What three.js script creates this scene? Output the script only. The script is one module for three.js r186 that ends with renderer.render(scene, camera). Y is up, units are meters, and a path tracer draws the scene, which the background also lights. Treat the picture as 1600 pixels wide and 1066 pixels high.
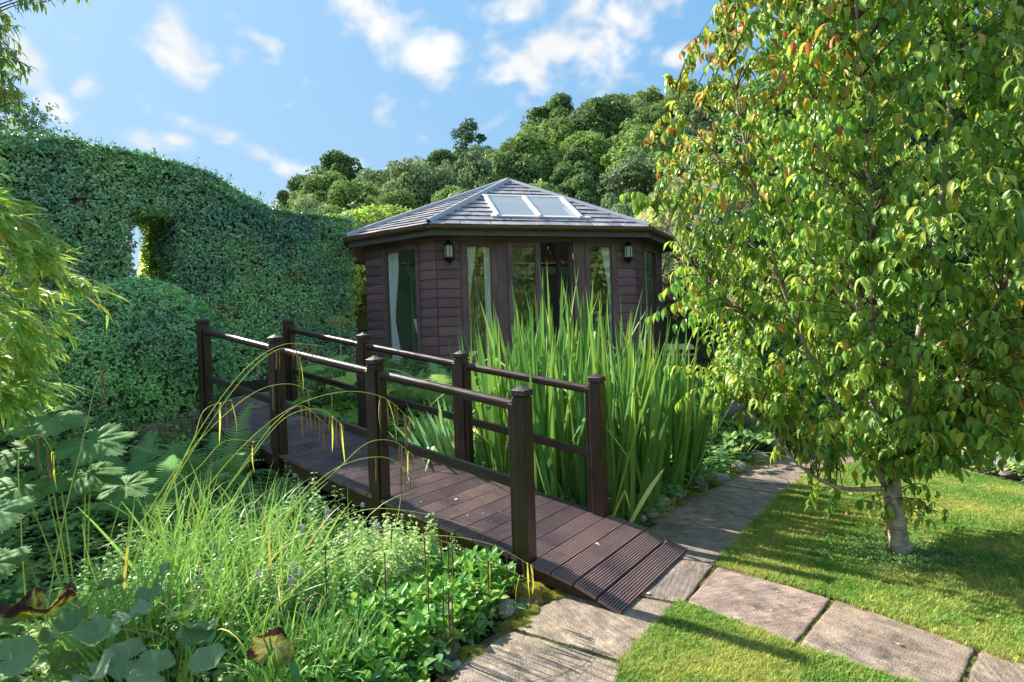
import * as THREE from 'three';
import { ImprovedNoise } from 'three/addons/math/ImprovedNoise.js';
import { RoundedBoxGeometry } from 'three/addons/geometries/RoundedBoxGeometry.js';
import { mergeGeometries, toCreasedNormals } from 'three/addons/utils/BufferGeometryUtils.js';

// ------------------------------------------------------------------ camera, sky, sun, exposure
const scene = new THREE.Scene();
const renderer = new THREE.WebGLRenderer({ antialias: true });
renderer.setSize(1024, 682);
renderer.toneMapping = THREE.LinearToneMapping;
const EXPOSURE = 2.6;
renderer.toneMappingExposure = EXPOSURE;
renderer.shadowMap.enabled = true;
const camera = new THREE.PerspectiveCamera(62.6, 1024 / 682, 0.05, 1500);
camera.position.set(0, 1.5, 0);
camera.rotation.set(-0.012, 0, -0.033, 'YXZ');

const SUN_EL = 38.3 * Math.PI / 180;
const sunDir = new THREE.Vector3(-0.81 * Math.cos(SUN_EL), Math.sin(SUN_EL), -0.587 * Math.cos(SUN_EL)).normalize();
const sun = new THREE.DirectionalLight(new THREE.Color(1.0, 0.93, 0.8), 4.5);
sun.target.position.set(0, 0, -6);
sun.position.copy(sunDir).multiplyScalar(60).add(sun.target.position);
sun.castShadow = true;
sun.shadow.mapSize.set(4096, 4096);
Object.assign(sun.shadow.camera, { left: -14, right: 14, top: 14, bottom: -14, near: 1, far: 200 });
scene.add(sun, sun.target);

// ------------------------------------------------------------------ random numbers, noise
let seed = 12345;
function rnd() { seed |= 0; seed = seed + 0x6D2B79F5 | 0; let t = Math.imul(seed ^ seed >>> 15, 1 | seed); t = t + Math.imul(t ^ t >>> 7, 61 | t) ^ t; return ((t ^ t >>> 14) >>> 0) / 4294967296; }
const reseed = (n) => { seed = n; };
const R = (a, b) => a + (b - a) * rnd();
const gauss = () => (rnd() + rnd() + rnd() - 1.5) / 0.75;
const pick = (a) => a[Math.floor(rnd() * a.length)];
const { clamp, lerp, smoothstep } = THREE.MathUtils;
const perlin = new ImprovedNoise();
const n3 = (x, y, z) => perlin.noise(x, y, z);
function fbm(x, y, z, o = 5) { let s = 0, a = 0.5, f = 1; for (let i = 0; i < o; i++) { s += a * n3(x * f, y * f, z * f + i * 17.3); f *= 2.03; a *= 0.5; } return s; }
const interp = (xs, ys, x) => { if (x <= xs[0]) return ys[0]; for (let i = 1; i < xs.length; i++) if (x <= xs[i]) return lerp(ys[i - 1], ys[i], (x - xs[i - 1]) / (xs[i] - xs[i - 1])); return ys[ys.length - 1]; };
// a point X metres right, H metres up, D metres ahead of where the photographer stands
const V = (X, H, D) => new THREE.Vector3(X, H, -D);

// ------------------------------------------------------------------ the sky (air and clouds)
{
  const W = 3072, Hh = 1536, data = new Float32Array(W * Hh * 4);
  const cl = [];   // clouds: azimuth, elevation, half width, half height, turn, weight
  const cloud = (px, py, w, h, turn, k) => { const a = Math.atan((px - 800) / 877), e = Math.atan((533 - py + (px - 800) * 0.033 - 10) / 877 * Math.cos(a)); cl.push([a, e, w / 877, h / 877, turn, k]); };
  cloud(300, 40, 45, 50, 0.9, 0.92); cloud(400, 45, 60, 40, 0.3, 0.6); cloud(650, 50, 135, 46, 0.42, 1.0); cloud(690, 95, 55, 35, 0.5, 0.9);
  cloud(850, 95, 120, 46, -0.3, 1.05); cloud(950, 62, 100, 66, -0.6, 0.95); cloud(990, 45, 30, 45, 0.2, 0.75); cloud(820, 15, 60, 25, 0.1, 0.8); cloud(1040, 120, 110, 30, -0.1, 0.65);
  cloud(270, 193, 50, 20, 0.1, 0.9); cloud(345, 172, 50, 20, 0.5, 0.75); cloud(285, 145, 30, 18, 0.6, 0.8); cloud(615, 170, 22, 34, -0.6, 0.75); cloud(455, 232, 65, 22, 0.25, 0.85);
  cloud(45, 40, 34, 28, 0.5, 0.95); cloud(565, 246, 26, 14, 0.1, 0.8); cloud(150, 85, 18, 20, 0.6, 0.7); cloud(105, 128, 25, 16, 0.6, 0.75); cloud(560, 40, 80, 25, 0.2, 0.5); cloud(470, 300, 120, 16, 0, 0.6); cloud(1080, 10, 60, 20, 0, 0.55); cloud(1350, 60, 90, 60, 0.3, 0.8);
  reseed(77);
  for (let i = 0; i < 190; i++) { const a = R(0.95, 5.35), e = R(0.1, 1.1); cl.push([a > Math.PI ? a - 2 * Math.PI : a, e, R(0.08, 0.26), R(0.04, 0.11), R(-0.6, 0.6), R(0.7, 1)]); }  // clouds added outside the view, thickened and brightened to lift the shade
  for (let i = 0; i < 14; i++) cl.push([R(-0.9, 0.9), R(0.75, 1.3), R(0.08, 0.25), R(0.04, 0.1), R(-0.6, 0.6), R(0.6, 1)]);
  for (let row = 0; row < Hh; row++) {
    const el = ((row + 0.5) / Hh - 0.5) * Math.PI, y = Math.sin(el), c = Math.cos(el);
    for (let col = 0; col < W; col++) {
      const az = ((col + 0.5) / W - 0.5) * 2 * Math.PI, x = Math.cos(az) * c, z = Math.sin(az) * c, o = (row * W + col) * 4;
      let r, g, b;
      if (y < -0.02) { r = 0.10; g = 0.11; b = 0.07; } else {
        const e = Math.max(0, el), toSun = Math.acos(clamp(x * sunDir.x + y * sunDir.y + z * sunDir.z, -1, 1));
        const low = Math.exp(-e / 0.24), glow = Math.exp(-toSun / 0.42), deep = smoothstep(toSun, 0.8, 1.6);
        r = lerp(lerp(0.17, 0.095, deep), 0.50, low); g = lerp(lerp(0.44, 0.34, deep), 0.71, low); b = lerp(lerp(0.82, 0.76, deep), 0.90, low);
        r += 0.46 * glow; g += 0.42 * glow; b += 0.34 * glow;
        let mask = 0;
        const a = Math.atan2(x, -z);
        for (const k of cl) {
          let da = a - k[0]; if (da > Math.PI) da -= 2 * Math.PI; else if (da < -Math.PI) da += 2 * Math.PI;
          const de = el - k[1]; if (Math.abs(da) > 0.6 || Math.abs(de) > 0.4) continue;
          const s = Math.sin(k[4]), t = Math.cos(k[4]), u = (da * Math.cos(k[1]) * t - de * s) / k[2], v = (da * Math.cos(k[1]) * s + de * t) / k[3], q = u * u + v * v;
          if (q < 5) mask = Math.max(mask, k[5] * Math.exp(-q * 0.75));
        }
        if (mask > 0.03) {
          const wx = 0.05 * n3(x * 9, y * 9, z * 9 + 4), f = fbm(x * 17 + 3 + wx * 9, y * 24 + wx * 12, z * 17, 6) * 1.35 + 0.5, f2 = fbm(x * 7, y * 12 + 5, z * 7, 4) + 0.5;
          const d = clamp((mask * 1.3 + f - 1.02) * 1.05, 0, 1), k = d * d * (3 - 2 * d) * 0.9, lit = (0.88 + 0.26 * clamp(f2 + d * 0.5 - 0.4, 0, 1)) * (1 + 0.3 * smoothstep(toSun, 1.3, 2.4));
          r = lerp(r, 0.93 * lit, k); g = lerp(g, 0.92 * lit, k); b = lerp(b, 0.95 * lit, k);
        }
      }
      data[o] = 1.12 * r / EXPOSURE; data[o + 1] = 1.12 * g / EXPOSURE; data[o + 2] = 1.07 * b / EXPOSURE; data[o + 3] = 1;
    }
  }
  const t = new THREE.DataTexture(data, W, Hh, THREE.RGBAFormat, THREE.FloatType);
  t.mapping = THREE.EquirectangularReflectionMapping; t.magFilter = THREE.LinearFilter; t.minFilter = THREE.LinearFilter; t.colorSpace = THREE.LinearSRGBColorSpace; t.needsUpdate = true;
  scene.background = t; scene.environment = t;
}

// ------------------------------------------------------------------ helpers for things and parts
const taken = new Map();
function numbered(name) { const k = taken.get(name) ?? 0; taken.set(name, k + 1); return k ? `${name}_${String(k).padStart(3, '0')}` : name; }
function tag(o, label, category, group) { o.userData.label = label; o.userData.category = category; if (group) o.userData.group = group; return o; }
function thing(name, label, category, pos = [0, 0, 0], turn = 0, group) { const o = new THREE.Group(); o.name = numbered(name); o.position.set(...(pos.isVector3 ? pos.toArray() : pos)); o.rotation.y = turn; scene.add(o); return tag(o, label, category, group); }
function part(name, geo, mat, parent) { const m = new THREE.Mesh(geo, mat); m.name = name; m.castShadow = m.receiveShadow = true; parent.add(m); return m; }
function group(name, parent) { const g = new THREE.Group(); g.name = name; parent.add(g); return g; }
function solo(name, geo, mat, label, category, grp) { const m = part(numbered(name), geo, mat, scene); return tag(m, label, category, grp); }
function struct(o) { o.userData.kind = 'structure'; return o; }
function stuff(o) { o.userData.kind = 'stuff'; return o; }
function inst(name, geo, mat, list, parent) {   // list of [matrix, colour]
  const m = new THREE.InstancedMesh(geo, mat, list.length); m.name = name; m.castShadow = m.receiveShadow = true;
  list.forEach(([a, c], i) => { m.setMatrixAt(i, a); if (c) m.setColorAt(i, mat.transmission ? c.clone().multiplyScalar(LEAF_LIFT) : c); });
  parent.add(m); return stuff(m);
}
const C = (r, g, b) => new THREE.Color().setRGB(r, g, b);
function vary(c, k = 0.2, hue = 0.12) { const b = 1 + gauss() * k; return C(Math.max(0.003, c.r * b * (1 + gauss() * hue)), Math.max(0.003, c.g * b), Math.max(0.002, c.b * b * (1 + gauss() * hue))); }
const _x = new THREE.Vector3(), _y = new THREE.Vector3(), _z = new THREE.Vector3();
function frame(pos, dir, up, s = 1, sx = s, sy = s) {   // local +z along dir, +y near up
  _z.copy(dir).normalize(); _x.crossVectors(up, _z); if (_x.lengthSq() < 1e-6) _x.set(1, 0, 0.01).cross(_z); _x.normalize(); _y.crossVectors(_z, _x);
  return new THREE.Matrix4().makeBasis(_x.clone().multiplyScalar(sx), _y.clone().multiplyScalar(sy), _z.clone().multiplyScalar(s)).setPosition(pos);
}
function geoFrom(pos, idx, uv, col) { const g = new THREE.BufferGeometry(); g.setAttribute('position', new THREE.Float32BufferAttribute(pos, 3)); if (uv) g.setAttribute('uv', new THREE.Float32BufferAttribute(uv, 2)); if (col) g.setAttribute('color', new THREE.Float32BufferAttribute(col, 3)); if (idx) g.setIndex(idx); g.computeVertexNormals(); return g; }
function boxUV(g, long = 'x', scale = 1) {   // metres, u along the grain
  g = g.index ? g.toNonIndexed() : g; const p = g.attributes.position, n = g.attributes.normal, uv = new Float32Array(p.count * 2), off = rnd() * 7;
  for (let i = 0; i < p.count; i++) { const a = [p.getX(i), p.getY(i), p.getZ(i)], m = [Math.abs(n.getX(i)), Math.abs(n.getY(i)), Math.abs(n.getZ(i))]; const L = 'xyz'.indexOf(long), k = m.indexOf(Math.max(...m)); let o = [0, 1, 2].filter((q) => q !== L && q !== k)[0]; if (k === L) o = (L + 1) % 3; uv[2 * i] = (a[k === L ? (L + 2) % 3 : L] + off) * scale; uv[2 * i + 1] = (a[o] + off * 1.7) * scale; }
  g.setAttribute('uv', new THREE.BufferAttribute(uv, 2)); return g;
}
function box(w, h, d, x = 0, y = 0, z = 0, r = 0, long) { const g = r ? new RoundedBoxGeometry(w, h, d, 2, r) : new THREE.BoxGeometry(w, h, d); g.translate(x, y, z); return boxUV(g, long ?? (w >= h && w >= d ? 'x' : h >= d ? 'y' : 'z')); }
function tube(pts, r0, r1, sides = 6, flat = 1) {
  const pos = [], idx = [], uv = []; let len = 0; const up = new THREE.Vector3(0.31, 0.17, 0.93);
  pts.forEach((p, i) => {
    const t = pts[Math.min(i + 1, pts.length - 1)].clone().sub(pts[Math.max(i - 1, 0)]).normalize(), a = new THREE.Vector3().crossVectors(t, up).normalize(), b = new THREE.Vector3().crossVectors(a, t), f = i / (pts.length - 1), r = typeof r0 === 'function' ? r0(f) : lerp(r0, r1, f);
    if (i) len += p.distanceTo(pts[i - 1]);
    for (let k = 0; k <= sides; k++) { const q = k / sides * Math.PI * 2, c = Math.cos(q) * r, s = Math.sin(q) * r * flat; pos.push(p.x + a.x * c + b.x * s, p.y + a.y * c + b.y * s, p.z + a.z * c + b.z * s); uv.push(k / sides * 0.3, len); }
    if (i) for (let k = 0; k < sides; k++) { const o = (i - 1) * (sides + 1) + k, n = o + sides + 1; idx.push(o, o + 1, n, n, o + 1, n + 1); }
  });
  return geoFrom(pos, idx, uv);
}
const curve = (pts, n) => new THREE.CatmullRomCurve3(pts).getPoints(n);

// ------------------------------------------------------------------ textures
function tex(size, fn, { srgb = false, h = size } = {}) {
  const d = new Uint8Array(size * h * 4);
  for (let y = 0; y < h; y++) for (let x = 0; x < size; x++) { const c = fn(x / size, y / h), o = (y * size + x) * 4; for (let k = 0; k < 3; k++) d[o + k] = clamp((Array.isArray(c) ? c[k] : c) * 255, 0, 255); d[o + 3] = 255; }
  const t = new THREE.DataTexture(d, size, h); t.wrapS = t.wrapT = THREE.RepeatWrapping; t.magFilter = THREE.LinearFilter; t.minFilter = THREE.LinearMipmapLinearFilter; t.generateMipmaps = true; if (srgb) t.colorSpace = THREE.SRGBColorSpace; t.needsUpdate = true; return t;
}
// tiling noise: a point on a torus in four dimensions, folded into two looks of three
const tn = (u, v, f, s = 0, o = 4) => { let t = 0, a = 0.5; for (let i = 0; i < o; i++) { const q = f * 2 ** i; const A = u * q, B = v * q; const w = (x, y) => n3(x + s * 13.1, y + s * 7.7, s * 3.3 + i * 5.1); const fx = u, fy = v; t += a * (w(A, B) * (1 - fx) * (1 - fy) + w(A - q, B) * fx * (1 - fy) + w(A, B - q) * (1 - fx) * fy + w(A - q, B - q) * fx * fy) * 1.5; a *= 0.5; } return t; };
const rep = (t, x, y = x) => { const c = t.clone(); c.repeat.set(x, y); c.needsUpdate = true; return c; };
const grain = (u, v, s) => { const w = tn(u, v, 2, s) * 0.35; return 0.5 + 0.35 * tn(u * 1, v, 1, s + 1, 2) + 0.35 * Math.sin((v * 22 + w * 6) * Math.PI * 2) * 0.35 + 0.45 * (n3(u * 6, v * 90, s) * 0.6); };
const woodBump = tex(256, (u, v) => clamp(grain(u, v, 1), 0, 1));
const woodMap = tex(256, (u, v) => { const g = clamp(0.88 + 0.3 * (grain(u, v, 1) - 0.5) + 0.25 * tn(u, v, 3, 9), 0, 1); return [g, g * 0.97, g * 0.95]; }, { srgb: true });
const wornMap = tex(512, (u, v) => { const sp = Math.max(0, tn(u, v, 40, 4, 2) - 0.22) * 3, st = tn(u, v, 3, 5), g = clamp(0.85 + 0.3 * st + 0.12 * n3(u * 8, v * 120, 2) + sp * 0.8, 0, 1); return [g, clamp(g * 0.97, 0, 1), clamp(g * (0.98 - 0.1 * st), 0, 1)]; }, { srgb: true });
const roughMap = tex(256, (u, v) => { const g = clamp(0.7 + 0.7 * tn(u, v, 6, 11), 0.25, 1); return [g, g, g]; });
const stoneBump = tex(512, (u, v) => { const a = tn(u, v, 4, 21, 6) * 0.7 + 0.5 * tn(u, v, 2, 25, 2) + 0.35 * n3(u * 5, v * 34, 8), rid = 1 - Math.abs(tn(u * 1, v, 3, 23, 3)) * 3.2; return clamp(0.5 + 0.7 * a + 0.18 * Math.max(0, rid) + 0.15 * n3(u * 90, v * 90, 5), 0, 1); });
function stoneMap(base, second, s) { return tex(512, (u, v) => { const a = clamp(0.5 + 1.3 * tn(u, v, 2, s, 4), 0, 1), b = 0.5 * tn(u, v, 9, s + 2, 4) + 0.13 * n3(u * 4 + s, v * 22 + n3(u * 4, v * 4, s) * 3, s) + 0.25 * tn(u, v, 24, s + 9, 3), sp = Math.max(0, tn(u, v, 30, s + 4, 2) - 0.3) * 1.4, dk = Math.max(0, tn(u, v, 14, s + 6, 3) - 0.22) * 0.8, k = 1 + 0.8 * b - dk + sp + 0.22 * n3(u * 110, v * 110, s); return [0, 1, 2].map((i) => clamp(lerp(base[i], second[i], a) * k, 0, 1)); }, { srgb: true }); }
const soilBump = tex(256, (u, v) => clamp(0.5 + 1.2 * tn(u, v, 12, 31, 5), 0, 1));
const soilMap = tex(256, (u, v) => { const k = 0.75 + 0.9 * tn(u, v, 10, 33, 5); return [k, k * 0.97, k * 0.9]; }, { srgb: true });
const veinBump = tex(256, (u, v) => clamp(0.5 + 0.9 * tn(u, v, 10, 41, 4) - 0.3 * Math.exp(-Math.abs(Math.sin(u * Math.PI * 10)) * 8), 0, 1));
const barkBump = tex(256, (u, v) => clamp(0.5 + 0.35 * n3(u * 6, v * 60, 3) + 0.8 * tn(u, v, 6, 51, 4), 0, 1));
const barkMap = tex(256, (u, v) => { const k = 0.84 + 0.5 * tn(u, v, 6, 53, 4) + 0.2 * n3(u * 5, v * 50, 6); return [k, k * 0.97, k * 0.93]; }, { srgb: true });

// ------------------------------------------------------------------ materials
const std = (c, rough = 0.8, more = {}) => new THREE.MeshStandardMaterial({ color: c, roughness: rough, ...more });
const phy = (c, rough = 0.8, more = {}) => new THREE.MeshPhysicalMaterial({ color: c, roughness: rough, ...more });
// leaves: let light through, with a waxy skin
const WHITE = C(1, 1, 1);
const LEAF_LIFT = 2.2;   // brightens the leaf tones written below, standing in for stronger light in the shade
const leafMat = (c, through = 0.4, wax = 0.4, more = {}) => phy(c === WHITE ? c : c.clone().multiplyScalar(LEAF_LIFT), 0.95, { transmission: through, thickness: 0, clearcoat: wax, clearcoatRoughness: 0.38, specularIntensity: 0.4, side: THREE.DoubleSide, ...more });
const M = {
  post: phy(C(0.050, 0.022, 0.018), 0.6, { map: rep(wornMap, 1, 3), bumpMap: rep(woodBump, 2, 4), bumpScale: 0.0016, roughnessMap: roughMap, clearcoat: 0.12, clearcoatRoughness: 0.4 }),
  deck: [[0.29, 0.213, 0.222], [0.245, 0.183, 0.195], [0.335, 0.245, 0.245], [0.225, 0.172, 0.187]].map((c) => phy(C(...c), 0.62, { map: rep(wornMap, 1.3, 1.3), bumpMap: rep(woodBump, 2, 4), bumpScale: 0.0012, roughnessMap: roughMap })),
  bearer: std(C(0.11, 0.075, 0.035), 0.85, { map: rep(wornMap, 1, 2), bumpMap: rep(woodBump, 2, 4), bumpScale: 0.001 }),
  cladding: [[0.30, 0.185, 0.20], [0.345, 0.215, 0.225], [0.265, 0.162, 0.18]].map((c) => phy(C(...c), 0.7, { map: rep(wornMap, 0.7, 2), bumpMap: rep(woodBump, 1, 3), bumpScale: 0.001, specularIntensity: 0.5 })),
  joinery: phy(C(0.28, 0.18, 0.19), 0.6, { map: rep(woodMap, 1, 3), bumpMap: rep(woodBump, 1, 3), bumpScale: 0.0007, specularIntensity: 0.6 }),
  fascia: phy(C(0.20, 0.165, 0.175), 0.6, { map: rep(woodMap, 1, 3), bumpMap: rep(woodBump, 1, 3), bumpScale: 0.001 }),
  gutter: phy(C(0.20, 0.085, 0.055), 0.4, { clearcoat: 0.4, clearcoatRoughness: 0.3 }),
  slate: [[0.46, 0.465, 0.49], [0.34, 0.345, 0.37], [0.56, 0.56, 0.58], [0.41, 0.415, 0.44], [0.49, 0.48, 0.50]].map((c) => phy(C(...c), 0.45, { map: rep(wornMap, 2, 2), bumpMap: rep(stoneBump, 3, 3), bumpScale: 0.002 })),
  lead: phy(C(0.40, 0.42, 0.46), 0.5, { bumpMap: rep(soilBump, 2, 2), bumpScale: 0.001, metalness: 0.3 }),
  whiteMetal: phy(C(0.78, 0.78, 0.78), 0.4),
  glass: phy(C(0.97, 0.99, 0.98), 0.0, { transmission: 1, thickness: 0, ior: 2.0 }),
  frost: phy(C(0.86, 0.90, 0.90), 0.2, { transmission: 0.6, thickness: 0, ior: 1.6 }),
  inner: std(C(0.42, 0.54, 0.47), 0.8), innerWhite: std(C(0.85, 0.83, 0.79), 0.8), floorIn: std(C(0.25, 0.16, 0.10), 0.6, { map: rep(woodMap, 1, 2) }),
  brass: std(C(0.75, 0.5, 0.15), 0.3, { metalness: 1 }), blackMetal: phy(C(0.012, 0.013, 0.014), 0.4, { metalness: 0.2, clearcoat: 0.3 }),
  curtain: phy(C(0.92, 0.95, 0.95), 0.95, { transmission: 0.1, thickness: 0, side: THREE.DoubleSide }),
  soil: std(WHITE, 0.95, { vertexColors: true, map: rep(soilMap, 1.7, 1.7), bumpMap: rep(soilBump, 2, 2), bumpScale: 0.02 }),
  bark: std(C(0.20, 0.155, 0.115), 0.9, { map: rep(barkMap, 3, 2), bumpMap: rep(barkBump, 3, 2), bumpScale: 0.006 }),
  twig: std(C(0.12, 0.085, 0.055), 0.9), darkTwig: std(C(0.028, 0.024, 0.014), 0.95), hedgeCore: std(C(0.10, 0.13, 0.06), 0.95),
  leaf: leafMat(WHITE, 0.42, 0.5), treeLeaf: leafMat(WHITE, 0.5, 0.8, { clearcoatRoughness: 0.3 }), hedgeLeaf: leafMat(WHITE, 0.1, 0.55, { clearcoatRoughness: 0.3 }), blade: leafMat(WHITE, 0.34, 0.55), grass: leafMat(WHITE, 0.4, 0.15), far: leafMat(WHITE, 0.3, 0.15), moss: std(WHITE, 1),
};

// ------------------------------------------------------------------ the lie of the land
function bank(X, D) { return 0.95 * smoothstep(D - 0.45 * X, 4.6, 9.5); }
function hill(X, D) { const r = clamp((D - 36) / 50, 0, 1); return D < 36 ? 0 : (r * r * (3 - 2 * r) * 0.5 + r * 0.5) * (16 + 12 * smoothstep(X, -15, 25)) * smoothstep(X / D, -0.62, -0.36); }
function land(X, D) {
  let h = bank(X, D);
  if (X > 2.2 && D > 6.2) h = Math.max(h, 0.55 * smoothstep(D - 0.2 * X, 5.6, 7.6));
  const bed = smoothstep(-0.05 - X, 0.0, 0.5) * smoothstep(5.2 - D, 0, 1.2);
  return h - 0.07 * bed + 0.02 * n3(X * 1.3, D * 1.3, 4) * (D < 14 ? 1 : 0) * (h > 0.04 || X < -0.2 ? 1 : 0) + hill(X, D) + (D > 30 ? 0.6 * n3(X * 0.06, D * 0.06, 1) : 0);
}
{
  const axis = (near, step, far) => { const a = []; for (let x = 0; x < near; x += step) a.push(x); let x = near, s = step; while (x < far) { a.push(x); s *= 1.16; x += s; } a.push(far); return a; };
  const pos = axis(7, 0.14, 600), xs = [...pos.slice(1).reverse().map((v) => -v), ...pos], ds = [...axis(2, 0.5, 300).slice(1).reverse().map((v) => -v), ...axis(12, 0.14, 700)];
  const p = [], uv = [], col = [], idx = [];
  for (const D of ds) for (const X of xs) {
    const y = (X > -0.2 && D < 6 && bank(X, D) < 0.03 ? -0.02 : -0.012) + land(X, D); p.push(X, y, -D); uv.push(X, D);
    const far = smoothstep(D, 11, 16), k = 0.8 + 0.6 * n3(X * 2, D * 2, 8); const g = 0.5 + 0.8 * n3(X * 0.8, D * 0.8, 3);
    col.push(lerp(0.050 * k, 0.05, far), lerp((0.036 + 0.02 * Math.max(0, g)) * k, 0.075, far), lerp(0.020 * k, 0.02, far));
  }
  const w = xs.length; for (let j = 0; j < ds.length - 1; j++) for (let i = 0; i < w - 1; i++) { const a = j * w + i; idx.push(a, a + 1, a + w, a + w, a + 1, a + w + 1); }
  struct(part('ground', geoFrom(p, idx, uv, col), M.soil, scene));
}

// ------------------------------------------------------------------ lawn and grass
const inside = (poly, x, y) => { let c = false; for (let i = 0, j = poly.length - 1; i < poly.length; j = i++) { const [xi, yi] = poly[i], [xj, yj] = poly[j]; if (yi > y !== yj > y && x < (xj - xi) * (y - yi) / (yj - yi) + xi) c = !c; } return c; };
const edgeDist = (poly, x, y) => { let m = 9; for (let i = 0, j = poly.length - 1; i < poly.length; j = i++) { const [ax, ay] = poly[j], [bx, by] = poly[i], t = clamp(((x - ax) * (bx - ax) + (y - ay) * (by - ay)) / ((bx - ax) ** 2 + (by - ay) ** 2), 0, 1); m = Math.min(m, Math.hypot(ax + t * (bx - ax) - x, ay + t * (by - ay) - y)); } return m; };
const LAWN = [[1.24, 3.50], [1.5, 3.86], [1.9, 4.37], [2.38, 5.0], [2.8, 5.47], [3.25, 5.8], [3.95, 6.1], [4.35, 6.02], [4.42, 5.44], [4.46, 4.88], [4.75, 4.0], [5.2, 2.8], [5.0, 1.6], [3.2, 1.2], [2.45, 2.05], [2.07, 2.5], [1.70, 3.04]];
const STRIP = [[0.86, 3.03], [1.27, 2.58], [1.68, 2.2], [2.0, 1.85], [0.25, 1.8], [0.37, 2.2], [0.45, 2.5]];
{
  const lawn = group('lawn', scene); struct(lawn);
  const flat = (poly, y) => { const s = new THREE.Shape(poly.map(([a, b]) => new THREE.Vector2(a, b))), g = new THREE.ShapeGeometry(s); g.rotateX(-Math.PI / 2); g.translate(0, y, 0); return g; };
  const turf = std(C(0.085, 0.085, 0.028), 1, { map: rep(soilMap, 2, 2), bumpMap: rep(soilBump, 3, 3), bumpScale: 0.01 });
  part('turf', mergeGeometries([flat(LAWN, 0.004), flat(STRIP, 0.004)]), turf, lawn);
  const tuft = (n, h, sp) => { const pos = [], idx = []; for (let i = 0; i < n; i++) { const a = R(0, 6.28), l = R(0.15, 0.8), hh = h * R(0.5, 1.1), w = R(0.0012, 0.0024), x = R(-sp, sp), z = R(-sp, sp), ca = Math.cos(a), sa = Math.sin(a), o = pos.length / 3; for (const [t, ww] of [[0, 1], [0.55, 0.8]]) { const b = l * hh * t * t, px = x + sa * b, pz = z + ca * b; pos.push(px - ca * w * ww, hh * t, pz + sa * w * ww, px + ca * w * ww, hh * t, pz - sa * w * ww); } const b = l * hh; pos.push(x + sa * b, hh * (1 - 0.25 * l), z + ca * b); idx.push(o, o + 1, o + 2, o + 2, o + 1, o + 3, o + 2, o + 3, o + 4); } return geoFrom(pos, idx); };
  reseed(5); const tufts = [tuft(13, 0.034, 0.016), tuft(13, 0.028, 0.018), tuft(11, 0.042, 0.015)], lists = [[], [], []];
  const sow = (poly, dens) => { const xs = poly.map((p) => p[0]), ys = poly.map((p) => p[1]), x0 = Math.min(...xs) - 0.03, x1 = Math.max(...xs) + 0.03, y0 = Math.min(...ys) - 0.03, y1 = Math.max(...ys) + 0.03, n = (x1 - x0) * (y1 - y0) * dens; for (let i = 0; i < n; i++) { const x = R(x0, x1), y = R(y0, y1), e = edgeDist(poly, x, y), wob = 0.028 * n3(x * 14, y * 14, 2) + 0.01; if (inside(poly, x, y) ? e < -wob : e > wob) continue; if (x > y * 1.12 + 0.5) continue;
      const dry = clamp(0.5 + 1.3 * n3(x * 1.7, y * 1.7, 7) + 0.6 * n3(x * 6, y * 6, 1) + gauss() * 0.28, 0, 1), c = vary(C(lerp(0.088, 0.24, dry), lerp(0.18, 0.255, dry), lerp(0.026, 0.066, dry)), 0.2, 0.1);
      const bare = Math.hypot(x - 2.47, y - 3.62) < 0.35 ? 0.5 : 1; if (rnd() > bare) continue;
      lists[Math.floor(rnd() * 3)].push([new THREE.Matrix4().makeRotationY(R(0, 6.28)).scale(_x.set(1, R(0.7, 1.25) * (1 - 0.25 * clamp((y - 3) / 3, 0, 1)), 1)).setPosition(x, 0.003, -y), c]); } };
  sow(LAWN, 5200); sow(STRIP, 6500);
  tufts.forEach((t, i) => inst('grass', t, M.grass, lists[i], lawn));
}

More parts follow.
